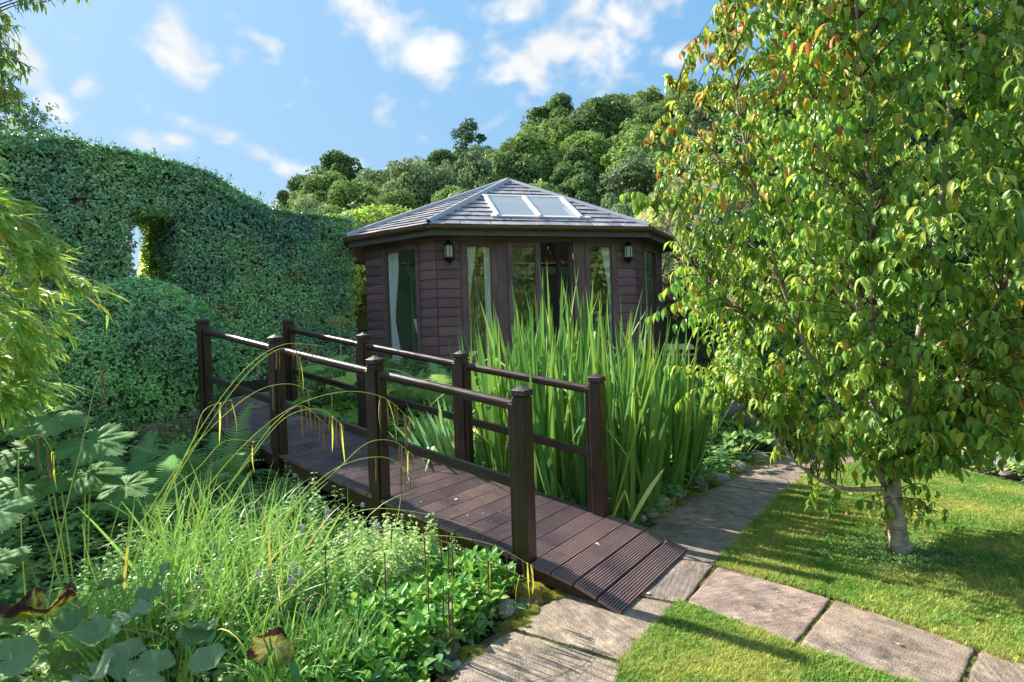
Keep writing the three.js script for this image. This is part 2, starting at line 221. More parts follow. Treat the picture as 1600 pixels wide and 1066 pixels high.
// ------------------------------------------------------------------ the stone path
const path = struct(group('path', scene));
{
  reseed(21);
  const mats = [[[0.58, 0.51, 0.455], [0.48, 0.43, 0.40], 61], [[0.50, 0.435, 0.415], [0.57, 0.50, 0.455], 63], [[0.59, 0.53, 0.46], [0.49, 0.44, 0.40], 65], [[0.45, 0.41, 0.395], [0.54, 0.48, 0.44], 67]].map(([a, b, s]) => std(WHITE, 0.85, { map: rep(stoneMap(a, b, s), 1.1, 1.1), bumpMap: rep(stoneBump, 1.3, 1.3), bumpScale: 0.012, roughnessMap: roughMap }));
  const slabs = [
    [[-0.42, 2.05], [-0.27, 2.54], [-0.05, 2.80], [0.43, 2.49], [0.36, 2.2], [0.27, 1.95]],
    [[-0.03, 2.825], [0.06, 2.97], [0.34, 3.27], [0.83, 3.02], [0.455, 2.515]],
    [[0.36, 3.29], [0.85, 3.045], [0.9, 3.06], [1.225, 3.52], [1.03, 3.60], [0.75, 3.75]],
    [[0.915, 3.05], [1.24, 3.48], [1.675, 3.02], [1.265, 2.60]],
    [[1.285, 2.585], [1.695, 3.0], [2.05, 2.53], [1.70, 2.21]],
    [[1.72, 2.19], [2.07, 2.51], [2.42, 2.06], [2.0, 1.78]],
    [[0.78, 3.78], [1.03, 3.625], [1.235, 3.54], [1.49, 3.86], [1.60, 4.0], [1.08, 4.30], [0.98, 4.18]],
    [[1.10, 4.325], [1.615, 4.02], [1.89, 4.37], [2.335, 4.905], [1.93, 5.26], [1.42, 4.86], [1.02, 4.42]],
    [[1.95, 5.285], [2.35, 4.925], [2.42, 5.02], [2.79, 5.46], [2.93, 5.56], [2.55, 6.0], [2.22, 5.72], [1.85, 5.36]],
    [[2.57, 6.02], [2.95, 5.575], [3.24, 5.79], [3.9, 6.09], [3.85, 6.7], [3.3, 6.62], [2.75, 6.2]],
    [[3.87, 6.72], [3.92, 6.1], [4.4, 6.05], [4.6, 6.7]],
  ];
  slabs.forEach((poly, i) => {
    const cx = poly.reduce((s, p) => s + p[0], 0) / poly.length, cy = poly.reduce((s, p) => s + p[1], 0) / poly.length, rim = [];
    poly.forEach((p, k) => { const q = poly[(k + 1) % poly.length], L = Math.hypot(q[0] - p[0], q[1] - p[1]), n = Math.max(2, Math.round(L / 0.045)); for (let j = 0; j < n; j++) { const t = j / n, x = lerp(p[0], q[0], t), y = lerp(p[1], q[1], t), d = j === 0 ? 0.002 : -0.003, w = 0.008 * n3(x * 9, y * 9, i) + 0.004 * n3(x * 31, y * 31, i) - d, l = Math.hypot(x - cx, y - cy); rim.push([x + (x - cx) / l * w, y + (y - cy) / l * w]); } });
    // rings from the rim to the middle: arris, face
    const rings = [[1, -0.03], [1, 0.007], [0.993, 0.0125], [0.95, 0.014], [0.8, 0.014], [0.6, 0.014], [0.35, 0.014], [0.1, 0.014]], p = [], uv = [], idx = [], n = rim.length, tilt = [R(-0.006, 0.006), R(-0.006, 0.006)];
    rings.forEach(([f, h]) => rim.forEach(([x, y]) => { const X = cx + (x - cx) * f, Y = cy + (y - cy) * f, d = f < 0.99 ? 0.006 * fbm(X * 4, Y * 4, i * 3, 4) : 0; p.push(X, h + d + tilt[0] * (X - cx) + tilt[1] * (Y - cy) + (i === 10 ? 0.01 : 0), -Y); uv.push(X * Math.cos(i) - Y * Math.sin(i), X * Math.sin(i) + Y * Math.cos(i)); }));
    for (let r = 0; r < rings.length - 1; r++) for (let k = 0; k < n; k++) { const a = r * n + k, b = r * n + (k + 1) % n; idx.push(a, a + n, b, b, a + n, b + n); }
    const o = (rings.length - 1) * n; for (let k = 1; k < n - 1; k++) idx.push(o, o + k + 1, o + k);
    const area = rim.reduce((s, [x, y], k) => { const [a, b] = rim[(k + 1) % n]; return s + x * b - a * y; }, 0); if (area > 0) for (let k = 0; k < idx.length; k += 3) [idx[k], idx[k + 1]] = [idx[k + 1], idx[k]];
    part('flagstone', geoFrom(p, idx, uv), mats[[2, 2, 3, 1, 0, 2, 3, 1, 0, 2, 3][i]], path);
  });
  // the bedding under and between the stones
  const bed = [[-0.6, 1.8], [-0.34, 2.56], [-0.08, 2.86], [0.05, 3.06], [0.6, 3.7], [1.0, 4.5], [1.9, 5.45], [2.7, 6.3], [3.9, 6.9], [4.7, 6.8], [4.45, 5.98], [3.95, 6.08], [3.23, 5.78], [2.4, 5.0], [1.25, 3.49], [1.70, 3.02], [2.6, 1.9], [2.0, 1.7], [1.26, 2.57], [0.88, 3.03], [0.43, 2.49], [0.2, 1.8]];
  const s = new THREE.ShapeGeometry(new THREE.Shape(bed.map(([a, b]) => new THREE.Vector2(a, b)))); s.rotateX(-Math.PI / 2); s.translate(0, 0.0, 0);
  part('bedding', s, std(C(0.17, 0.145, 0.085), 1, { map: rep(soilMap, 3, 3), bumpMap: rep(soilBump, 4, 4), bumpScale: 0.01 }), path);
  // the path beyond the far end of the bridge, up on the bank
  const fs = [[[-3.05, 6.1], [-3.75, 5.5], [-4.3, 6.0], [-3.6, 6.75]], [[-3.62, 6.78], [-4.33, 6.03], [-4.85, 6.75], [-4.2, 7.35]], [[-2.7, 6.55], [-3.02, 6.12], [-3.58, 6.78], [-3.2, 7.3]], [[-4.22, 7.38], [-4.87, 6.78], [-5.4, 7.7], [-4.95, 8.2]]];
  fs.forEach((q) => { const g = geoFrom(q.flatMap(([x, y]) => [x, 0.76 + 0.09 * (y - 6.1), -y]).concat(q.flatMap(([x, y]) => [x, 0.5, -y])), [0, 1, 2, 0, 2, 3, 0, 4, 5, 0, 5, 1, 1, 5, 6, 1, 6, 2, 2, 6, 7, 2, 7, 3, 3, 7, 4, 3, 4, 0], q.concat(q).flat()); part('flagstone', toCreasedNormals(g, 0.5), mats[2], path); });
}

// ------------------------------------------------------------------ the footbridge
// its own axes: x along the deck from the near end, y up, z across to the far side
const bridge = thing('footbridge', 'dark stained timber footbridge with ribbed deck and handrails rising towards the hedge', 'footbridge', [0.524, 0, -2.923], Math.PI - 0.6388);
const deckH = (s) => s < 0.32 ? lerp(0.030, 0.126, s / 0.32) : 0.084 + 0.13 * s + 0.003 * s * s;
{
  reseed(31);
  const BW = 0.1455, LEN = 1.017, N = 34;
  const profile = (w) => { const sh = new THREE.Shape(), t = 0.026, n = 9, p = w / n, d = 0.010; sh.moveTo(-w / 2, 0); for (let i = 0; i < n; i++) { const x = -w / 2 + i * p; sh.lineTo(x + 0.0008, t - 0.001); sh.lineTo(x + 0.0018, t); sh.lineTo(x + p * 0.47, t); sh.lineTo(x + p * 0.47 + 0.001, t - 0.001); if (i < n - 1) { sh.lineTo(x + p * 0.54, t - d); sh.lineTo(x + p * 0.94, t - d); } } sh.lineTo(w / 2, 0); return sh; };
  const variants = [0, 1, 2].map((k) => { const g = new THREE.ExtrudeGeometry(profile(BW - 0.006), { depth: LEN, bevelEnabled: false, steps: 1 }); return boxUV(g, 'z'); });
  for (let i = 0; i < N; i++) {
    const s = (i + 0.5) * BW, a = deckH(s - BW / 2), b = deckH(s + BW / 2), m = part('deck_board', variants[i % 3], M.deck[Math.floor(rnd() * 4)], bridge);
    m.position.set(s, (a + b) / 2 - 0.026, R(-0.004, 0.004)); m.rotation.z = Math.atan2(b - a, BW) + R(-0.004, 0.004);
  }
  for (const z of [0.07, 0.95]) {   // bearers that follow the deck
    const sh = new THREE.Shape(), S = [0.1, 0.32, 1, 2, 3, 4, 4.95]; sh.moveTo(0.1, deckH(0.1) - 0.03); S.forEach((s) => sh.lineTo(s, deckH(s) - 0.028)); [...S].reverse().forEach((s) => sh.lineTo(s, Math.max(s < 0.5 ? 0.018 : 0, deckH(s) - 0.16)));
    const g = new THREE.ExtrudeGeometry(sh, { depth: 0.05, bevelEnabled: false }); g.translate(0, 0, z - 0.025); part('bearer', boxUV(g, 'x'), M.bearer, bridge);
  }
  const S = [0.625, 1.937, 3.249, 4.561], PW = 0.09;
  for (const z of [0.038, 0.979]) {
    S.forEach((s, i) => {
      const top = 1.096 + 0.13 * s + 0.003 * s * s, bot = z < 0.5 ? (i === 0 ? 0.0 : deckH(s) - 0.35) : (i === 0 ? 0.02 : deckH(s) - 0.35), lean = R(-0.008, 0.008);
      const g = box(PW, top - 0.05 - bot, PW, 0, (top - 0.05 + bot) / 2, 0, 0.006, 'y'), post = part('post', g, M.post, bridge); post.position.set(s, 0, z); post.rotation.z = lean;
      const cap = mergeGeometries([new RoundedBoxGeometry(0.098, 0.034, 0.098, 2, 0.004).translate(0, top - 0.026, 0), (() => { const c = new THREE.ConeGeometry(0.0665, 0.030, 4).toNonIndexed(); c.rotateY(Math.PI / 4); c.translate(0, top + 0.006, 0); return c; })(), new THREE.BoxGeometry(0.075, 0.012, 0.075).toNonIndexed().translate(0, top - 0.048, 0)]);
      part('post_cap', cap, M.post, post);
      if (i === 0) { const b = new THREE.SphereGeometry(0.008, 10, 8); b.scale(1, 1, 0.5); b.translate(0, 0.075, z < 0.5 ? -0.046 : -0.046); part('bolt', b, M.whiteMetal, post); }
      for (const d of [-1, 1]) { if (i === 0 && d < 0 || i === 3 && d > 0) continue; const x = s + d * 0.066, y0 = deckH(x) + 0.002, y1 = deckH(x) + 0.91; part('stile', box(0.038, y1 - y0, 0.062, x, (y0 + y1) / 2, z, 0.004, 'y'), M.post, bridge); }
    });
    for (let i = 0; i < 3; i++) {
      const a = S[i] + 0.045, b = S[i + 1] - 0.045, ya = deckH(a), yb = deckH(b), L = Math.hypot(b - a, yb - ya), ang = Math.atan2(yb - ya, b - a);
      const put = (name, h, d, up, r) => { const g = boxUV(new RoundedBoxGeometry(L, h, d, 3, r), 'x'), m = part(name, g, M.post, bridge); m.position.set((a + b) / 2, (ya + yb) / 2 + up, z); m.rotation.z = ang; };
      put('handrail', 0.062, 0.058, 0.9, 0.024); put('bottom_rail', 0.062, 0.034, 0.43, 0.006);
    }
  }
}

// ------------------------------------------------------------------ the summerhouse
// its own axes: x along the front wall, y up (world height), z out of the front wall
const HOUSE = [-1.108, 0, -8.534], HYAW = 0.238, FLOOR = 0.93, WALLTOP = 3.02, L1 = 3.282, Q = 1.037, MID = 1.77, EAVE = 3.14, APEX = new THREE.Vector3(1.641, 4.42, -1.92);
const house = thing('summerhouse', 'dark brown timber octagonal summerhouse with slate roof and skylight', 'summerhouse', HOUSE, HYAW);
const OCT = [[0, 0], [L1, 0], [L1 + Q, -Q], [L1 + Q, -Q - MID], [L1, -2 * Q - MID], [0, -2 * Q - MID], [-Q, -Q - MID], [-Q, -Q]];
{
  reseed(41);
  // one board: bevelled lower lip that throws a shadow line
  const board = (len, h) => { const sh = new THREE.Shape(); sh.moveTo(0, 0); sh.lineTo(0.016, 0); sh.lineTo(0.021, 0.004); sh.lineTo(0.021, h * 0.45); sh.lineTo(0.017, h - 0.016); sh.lineTo(0.008, h - 0.004); sh.lineTo(0, h); const g = new THREE.ExtrudeGeometry(sh, { depth: len, bevelEnabled: false }); g.rotateY(-Math.PI / 2); g.rotateY(Math.PI); return g; };
  const boards = new Map(), boardGeo = (len, h) => { const k = len.toFixed(3) + h.toFixed(3); if (!boards.has(k)) { const g = board(len, h); g.computeBoundingBox(); const b = g.boundingBox; g.translate(-b.min.x, -b.min.y, 0); const p = g.attributes.position; let zm = 0; for (let i = 0; i < p.count; i++) zm = Math.max(zm, Math.abs(p.getZ(i))); if (b.min.z < -0.01) { g.rotateY(Math.PI); g.translate(len, 0, 0); } boards.set(k, boxUV(g, 'x')); } return boards.get(k); };
  const side = (a, b) => { const w = group('wall', house), dx = OCT[b][0] - OCT[a][0], dz = OCT[b][1] - OCT[a][1]; w.position.set(OCT[a][0], 0, OCT[a][1]); w.rotation.y = Math.atan2(-dz, dx); return [w, Math.hypot(dx, dz)]; };
  const clad = (w, x0, x1) => { for (let y = WALLTOP; y > FLOOR - 0.1;) { const row = Math.floor((y - 2.814 - 0.0001) / 0.145), y0 = Math.max(2.814 + row * 0.145, FLOOR - 0.1), m = part('cladding_board', boardGeo(x1 - x0, y - y0), pick(M.cladding), w); m.position.set(x0, y0, 0); y = y0; } };
  const lining = (w, x0, x1, y0 = FLOOR, y1 = WALLTOP) => part('lining', box(x1 - x0, y1 - y0, 0.05, (x0 + x1) / 2, (y0 + y1) / 2, -0.03), M.inner, w);
  const window_ = (w, name, x0, x1, y0, y1, stile = 0.09, z = 0.012, rail = 0.28) => {
    const f = [box(stile, y1 - y0, 0.06, x0 + stile / 2, (y0 + y1) / 2, z, 0.004, 'y'), box(stile, y1 - y0, 0.06, x1 - stile / 2, (y0 + y1) / 2, z, 0.004, 'y'), box(x1 - x0 - 2 * stile, 0.07, 0.054, (x0 + x1) / 2, y1 - 0.035, z, 0.003), box(x1 - x0 - 2 * stile, rail, 0.054, (x0 + x1) / 2, y0 + rail / 2, z, 0.003)];
    const bead = [box(0.012, y1 - y0 - 0.07 - rail, 0.02, x0 + stile + 0.006, (y0 + rail + y1 - 0.07) / 2, z - 0.004, 0, 'y'), box(0.012, y1 - y0 - 0.07 - rail, 0.02, x1 - stile - 0.006, (y0 + rail + y1 - 0.07) / 2, z - 0.004, 0, 'y')];
    const g = group(name, w); part('frame', mergeGeometries(f.concat(bead)), M.joinery, g);
    part('pane', new THREE.PlaneGeometry(x1 - x0 - 2 * stile, y1 - y0 - rail - 0.07).translate((x0 + x1) / 2, (y0 + rail + y1 - 0.07) / 2, z - 0.008), M.glass, g); return g;
  };
  // front
  { const [w] = side(0, 1); clad(w, 0.0, 0.345); clad(w, 2.954, L1); lining(w, 0.01, 0.36); lining(w, 2.94, L1 - 0.01);
    for (const x of [[0.345, 0.372], [0.935, 1.095], [2.19, 2.386], [2.93, 2.954]]) part('post', box(x[1] - x[0], 2.01, 0.1, (x[0] + x[1]) / 2, FLOOR + 1.005, -0.02, 0.004, 'y'), M.joinery, w);
    part('lintel', box(2.609, WALLTOP - 2.942, 0.09, 1.6495, (WALLTOP + 2.942) / 2, -0.022, 0, 'x'), M.joinery, w); part('sill', box(2.6, 0.08, 0.14, 1.65, FLOOR - 0.045, 0.0, 0.01), M.joinery, w);
    window_(w, 'window', 0.374, 0.933, FLOOR, 2.94); window_(w, 'window', 2.388, 2.928, FLOOR, 2.94, 0.08);
    const d1 = window_(w, 'door', 1.097, 1.642, FLOOR, 2.938, 0.088, 0.016, 0.34); part('handle', box(0.018, 0.09, 0.03, 1.61, 1.95, 0.06, 0.004), M.brass, d1);
    const hold = group('door', w); hold.userData.label = 'open door leaf swung into the room'; const tmp = new THREE.Group(); const d2 = window_(tmp, 'leaf', 0, 0.545, FLOOR, 2.938, 0.088, 0, 0.34); for (const m of [...d2.children]) hold.add(m); hold.position.set(2.186, 0, -0.01); hold.rotation.y = 1.72;
    for (const y of [2.72, 1.25]) part('hinge', box(0.02, 0.1, 0.02, 2.184, y, 0.025), M.brass, w); }
  // left and right slanting walls, each with its window
  { const [w, L] = side(7, 0); clad(w, 0, 0.376); clad(w, 1.138, L); lining(w, 0.01, 0.386); lining(w, 1.128, L - 0.01); part('lintel', box(0.762, WALLTOP - 2.942, 0.05, 0.757, (WALLTOP + 2.942) / 2, -0.01), M.joinery, w); window_(w, 'window', 0.378, 1.136, FLOOR, 2.94, 0.062, 0.012, 0.14); }
  { const [w, L] = side(1, 2); clad(w, 0, 0.338); clad(w, 1.1, L); lining(w, 0.01, 0.348); lining(w, 1.09, L - 0.01); part('lintel', box(0.762, WALLTOP - 2.942, 0.05, 0.719, (WALLTOP + 2.942) / 2, -0.01), M.joinery, w); window_(w, 'window', 0.34, 1.098, FLOOR, 2.94, 0.062, 0.012, 0.14); }
  for (const [a, b] of [[2, 3], [3, 4], [4, 5], [5, 6], [6, 7]]) { const [w, L] = side(a, b); clad(w, 0, L); lining(w, 0.01, L - 0.01); }
  // floor, roof
  { const sh = new THREE.Shape(OCT.map(([x, z]) => new THREE.Vector2(lerp(1.641, x, 0.985), -lerp(-1.92, z, 0.985)))), g = new THREE.ExtrudeGeometry(sh, { depth: 0.08, bevelEnabled: false }); g.rotateX(-Math.PI / 2); g.translate(0, FLOOR - 0.08, 0); part('floor', boxUV(g, 'x'), M.floorIn, house);
    const g2 = new THREE.ExtrudeGeometry(new THREE.Shape(OCT.map(([x, z]) => new THREE.Vector2(lerp(1.641, x, 0.97), -lerp(-1.92, z, 0.97)))), { depth: 0.5, bevelEnabled: false }); g2.rotateX(-Math.PI / 2); g2.translate(0, FLOOR - 0.6, 0); part('plinth', boxUV(g2, 'x'), M.bearer, house); }
  const roof = group('roof', house), cx = 1.641, cz = -1.92, O = 0.3;
  const eaves = OCT.map(([x, z], i) => { const p = OCT[(i + 7) % 8], n = OCT[(i + 1) % 8], e1 = new THREE.Vector2(x - p[0], z - p[1]).normalize(), e2 = new THREE.Vector2(n[0] - x, n[1] - z).normalize(), o = (e) => { const q = new THREE.Vector2(-e.y, e.x); return q.dot(new THREE.Vector2(x - cx, z - cz)) < 0 ? q.negate() : q; }, a = o(e1), b = o(e2), bis = a.clone().add(b).normalize(), k = O / bis.dot(a); return new THREE.Vector3(x + bis.x * k, EAVE, z + bis.y * k); });
  const sky = { x0: 0.97, x1: 2.34, z0: 0.0, z1: -0.93 };
  const clip = (poly, tri) => { let out = poly; for (let i = 0; i < 3; i++) { const a = tri[i], b = tri[(i + 1) % 3], inn = (p) => (b[0] - a[0]) * (p[1] - a[1]) - (b[1] - a[1]) * (p[0] - a[0]) >= 0, res = []; for (let k = 0; k < out.length; k++) { const p = out[k], q = out[(k + 1) % out.length], ip = inn(p), iq = inn(q); if (ip) res.push(p); if (ip !== iq) { const d1 = (b[0] - a[0]) * (p[1] - a[1]) - (b[1] - a[1]) * (p[0] - a[0]), d2 = (b[0] - a[0]) * (q[1] - a[1]) - (b[1] - a[1]) * (q[0] - a[0]), t = d1 / (d1 - d2); res.push([lerp(p[0], q[0], t), lerp(p[1], q[1], t)]); } } out = res; if (out.length < 3) return []; } return out; };
  const order = [0, 7, 1, 6, 2, 3, 4, 5]; let left = 296;
  for (const f of order) {   // facet f runs from eave corner f to f + 1
    const A = eaves[f], B = eaves[(f + 1) % 8], u = B.clone().sub(A), W = u.length(); u.normalize(); const mid = A.clone().add(B).multiplyScalar(0.5), foot = A.clone().addScaledVector(u, APEX.clone().sub(A).dot(u)), v = APEX.clone().sub(foot), Hs = v.length(); v.normalize(); const n = new THREE.Vector3().crossVectors(u, v); if (n.y < 0) n.negate(); const ax = APEX.clone().sub(A).dot(u), tri = [[0, -0.03], [W, -0.03], [ax, Hs]]; if ((tri[1][0] - tri[0][0]) * (tri[2][1] - tri[0][1]) < 0) tri.reverse();
    const P = (x, y, h) => A.clone().addScaledVector(u, x).addScaledVector(v, y).addScaledVector(n, h);
    // boarded ceiling below the slates, open under the skylight
    const sh = new THREE.Shape([new THREE.Vector2(0.16, 0.12), new THREE.Vector2(W - 0.16, 0.12), new THREE.Vector2(ax, Hs - 0.15)]);
    const rise = 1 / Math.cos(Math.atan2(APEX.y - EAVE, 2.22)), hx0 = sky.x0 - A.x, hx1 = sky.x1 - A.x, hy0 = (O - sky.z0) * rise, hy1 = (O - sky.z1) * rise;
    if (f === 0) sh.holes.push(new THREE.Path([[hx0 + 0.03, hy0 + 0.03], [hx0 + 0.03, hy1 - 0.03], [hx1 - 0.03, hy1 - 0.03], [hx1 - 0.03, hy0 + 0.03]].map((q) => new THREE.Vector2(...q))));
    const cg = new THREE.ExtrudeGeometry(sh, { depth: 0.03, bevelEnabled: false }); cg.applyMatrix4(new THREE.Matrix4().makeBasis(u, v, n).setPosition(A.clone().addScaledVector(n, -0.055))); part('ceiling', boxUV(cg, 'x'), M.innerWhite, roof);
    const rowH = 0.212, rows = Math.ceil(Hs / rowH), sw = 0.235, rest = [];
    for (let r = 0; r < rows; r++) for (let k = -1; k < W / sw + 1; k++) {
      const x0 = (k + (r % 2) * 0.5) * sw + R(-0.006, 0.006), y0 = r * rowH - 0.03 + R(-0.004, 0.004), y1 = Math.min(y0 + rowH + 0.06, Hs), poly = clip([[x0 + 0.004, y0], [x0 + sw - 0.004, y0], [x0 + sw - 0.004, y1], [x0 + 0.004, y1]], tri); if (poly.length < 3) continue;
      if (f === 0 && x0 + sw > hx0 + 0.04 && x0 < hx1 - 0.04 && y0 + rowH > hy0 + 0.08 && y0 < hy1 - 0.02) { const nx = []; for (const [s0, s1] of [[x0 + 0.002, Math.min(x0 + sw - 0.002, hx0 + 0.02)], [Math.max(x0 + 0.002, hx1 - 0.02), x0 + sw - 0.002]]) if (s1 - s0 > 0.02) nx.push(clip([[s0, y0], [s1, y0], [s1, y1], [s0, y1]], tri)); if (!nx.length || nx[0].length < 3) continue; poly.splice(0, poly.length, ...nx[0]); }
      const lift = (y) => lerp(0.026, 0.004, (y - y0) / (rowH + 0.06)), th = 0.009, nn = poly.length, pos = [], idx = [], jit = R(-0.002, 0.002);
      for (const [x, y] of poly) pos.push(...P(x, y, lift(y) + th + jit).toArray()); for (const [x, y] of poly) pos.push(...P(x, y, lift(y) + jit).toArray());
      for (let i = 1; i < nn - 1; i++) { idx.push(0, i, i + 1, nn, nn + i + 1, nn + i); } for (let i = 0; i < nn; i++) { const j = (i + 1) % nn; idx.push(i, nn + i, j, j, nn + i, nn + j); }
      let g = geoFrom(pos, idx, pos.reduce((s, _, i) => (i % 3 === 0 ? s.push(pos[i] + r * 1.37 + k * 0.61, pos[i + 2] * 1.2 + pos[i + 1] + k * 0.77) : 0, s), [])); g = toCreasedNormals(g, 0.4);
      if (left > 0) { left--; part('slate', g, pick(M.slate), roof); } else rest.push(g);
    }
    if (rest.length) stuff(part('slates', mergeGeometries(rest), M.slate[0], roof));
    // hip capping, fascia, gutter
    const hipA = A.clone().addScaledVector(n, 0.03), hip = tube([A.clone().add(new THREE.Vector3(0, 0.035, 0)), A.clone().lerp(APEX, 0.5).add(new THREE.Vector3(0, 0.035, 0)), APEX.clone().add(new THREE.Vector3(0, 0.03, 0))], 0.055, 0.055, 8, 0.62); part('hip_capping', hip, M.lead, roof);
    const ang = Math.atan2(-(B.z - A.z), B.x - A.x), fb = box(W - 0.02, 0.125, 0.024, W / 2, 0, -0.035, 0, 'x'), fm = part('fascia', fb, M.fascia, roof); fm.position.set(A.x, EAVE - 0.085, A.z); fm.rotation.y = ang;
    const sf = part('soffit', box(W - 0.26, 0.014, 0.26, W / 2, 0, -0.18, 0, 'x'), M.fascia, roof); sf.position.set(A.x, EAVE - 0.115, A.z); sf.rotation.y = ang;
    const gs = new THREE.Shape(); gs.absarc(0, 0, 0.052, Math.PI, 2 * Math.PI, false); gs.lineTo(0.046, 0); gs.absarc(0, 0, 0.046, 2 * Math.PI, Math.PI, true); const gg = new THREE.ExtrudeGeometry(gs, { depth: W + 0.03, bevelEnabled: false, curveSegments: 10 }); gg.rotateY(Math.PI / 2); gg.translate(-0.015, 0, 0.03); const gm = part('gutter', gg, M.gutter, roof); gm.position.set(A.x, EAVE - 0.012, A.z); gm.rotation.y = ang;
    for (let k = 0; k < Math.round(W / 0.75); k++) { const b = new THREE.TorusGeometry(0.0545, 0.006, 5, 10, Math.PI); b.rotateZ(Math.PI); b.rotateY(Math.PI / 2); b.translate((k + 0.5) * W / Math.round(W / 0.75), 0, 0.03); part('bracket', b, M.gutter, gm); }
    if (f === 0) {   // skylight of two panes in pale metal bars
      const s = group('skylight', house), bar = (x0, y0, x1, y1, w, h, nm = 'frame') => { const p0 = P(x0, y0, 0.045), p1 = P(x1, y1, 0.045), d = p1.clone().sub(p0), L = d.length(); const g = boxUV(new RoundedBoxGeometry(L, h, w, 2, 0.006), 'x'); g.applyMatrix4(new THREE.Matrix4().makeBasis(d.normalize(), n, new THREE.Vector3().crossVectors(d, n)).setPosition(p0.lerp(p1, 0.5))); part(nm, g, M.whiteMetal, s); };
      const hm = (hx0 + hx1) / 2; bar(hx0, hy0 - 0.03, hx0, hy1, 0.055, 0.06); bar(hm, hy0 - 0.03, hm, hy1, 0.055, 0.06); bar(hx1, hy0 - 0.03, hx1, hy1, 0.055, 0.06); bar(hx0 - 0.05, hy1 + 0.02, hx1 + 0.05, hy1 + 0.02, 0.06, 0.03); bar(hx0 - 0.1, hy0 - 0.01, hx1 + 0.16, hy0 - 0.01, 0.07, 0.02);
      for (const [a, b] of [[hx0 + 0.028, hm - 0.028], [hm + 0.028, hx1 - 0.028]]) { const q = [P(a, hy0 + 0.03, 0.05), P(b, hy0 + 0.03, 0.05), P(b, hy1, 0.05), P(a, hy1, 0.05)]; part('pane', geoFrom(q.flatMap((t) => t.toArray()), [0, 1, 2, 0, 2, 3], [0, 0, 1, 0, 1, 1, 0, 1]), M.frost, s); }
    }
  }
  // inside: tie beam and upright in pale green, seen through the open door
  part('beam', mergeGeometries([box(3.9, 0.16, 0.1, 1.64, 2.72, -1.95, 0.008, 'x'), box(0.13, 1.8, 0.1, 2.25, 1.83, -1.95, 0.008, 'y'), box(0.1, 1.8, 0.1, 0.95, 1.83, -1.95, 0.008, 'y')]), M.inner, house);
}
const inHouse = (x, y, z) => new THREE.Vector3(x, y, z).applyAxisAngle(new THREE.Vector3(0, 1, 0), HYAW).add(new THREE.Vector3(...HOUSE));

// wall lanterns either side of the doors
{
  const make = (name, label) => {
    const t = thing(name, label, 'wall lantern', [0, 0, 0], HYAW, 'wall lanterns beside the summerhouse doors');
    part('back_plate', box(0.06, 0.2, 0.014, 0, 0.0, 0.03, 0.006), M.blackMetal, t);
    part('base', new THREE.LatheGeometry([[0, -0.155], [0.008, -0.15], [0.011, -0.135], [0.008, -0.128], [0.022, -0.115], [0.045, -0.1], [0.062, -0.075], [0.066, -0.062], [0.06, -0.056], [0, -0.056]].map((p) => new THREE.Vector2(...p)), 8).translate(0, 0, 0.09), M.blackMetal, t);
    part('roof', new THREE.LatheGeometry([[0.066, 0.085], [0.07, 0.094], [0.05, 0.102], [0.046, 0.115], [0.034, 0.135], [0.014, 0.15], [0.006, 0.154], [0.008, 0.165], [0, 0.175]].map((p) => new THREE.Vector2(...p)), 8).translate(0, 0, 0.09), M.blackMetal, t);
    const bars = []; for (let i = 0; i < 8; i++) { const a = i / 8 * Math.PI * 2; bars.push(new THREE.BoxGeometry(0.008, 0.148, 0.008).translate(0, 0.014, 0.06).rotateY(a).translate(0, 0, 0.09)); } part('bars', mergeGeometries(bars), M.blackMetal, t);
    part('glass', new THREE.CylinderGeometry(0.055, 0.055, 0.142, 8, 1, true).rotateY(Math.PI / 8).translate(0, 0.014, 0.09), phy(C(0.95, 0.94, 0.80), 0.5, { transmission: 0.45, thickness: 0, side: THREE.DoubleSide }), t);
    part('bulb', new THREE.SphereGeometry(0.022, 12, 10).scale(1, 1.4, 1).translate(0, -0.01, 0.09), phy(C(0.85, 0.85, 0.8), 0.2), t);
    part('arm', box(0.03, 0.03, 0.05, 0, -0.08, 0.045, 0.006), M.blackMetal, t); return t;
  };
  const a = make('wall_lantern', 'black wall lantern with pale glass on the cladding left of the first window'); a.scale.setScalar(1.22); a.position.copy(inHouse(0.183, 2.76, 0));
  const b = a.clone(); b.name = numbered('wall_lantern'); b.userData = { ...a.userData, label: 'black wall lantern with pale glass right of the doors, near the tree' }; scene.add(b); b.position.copy(inHouse(3.115, 2.76, 0));
}

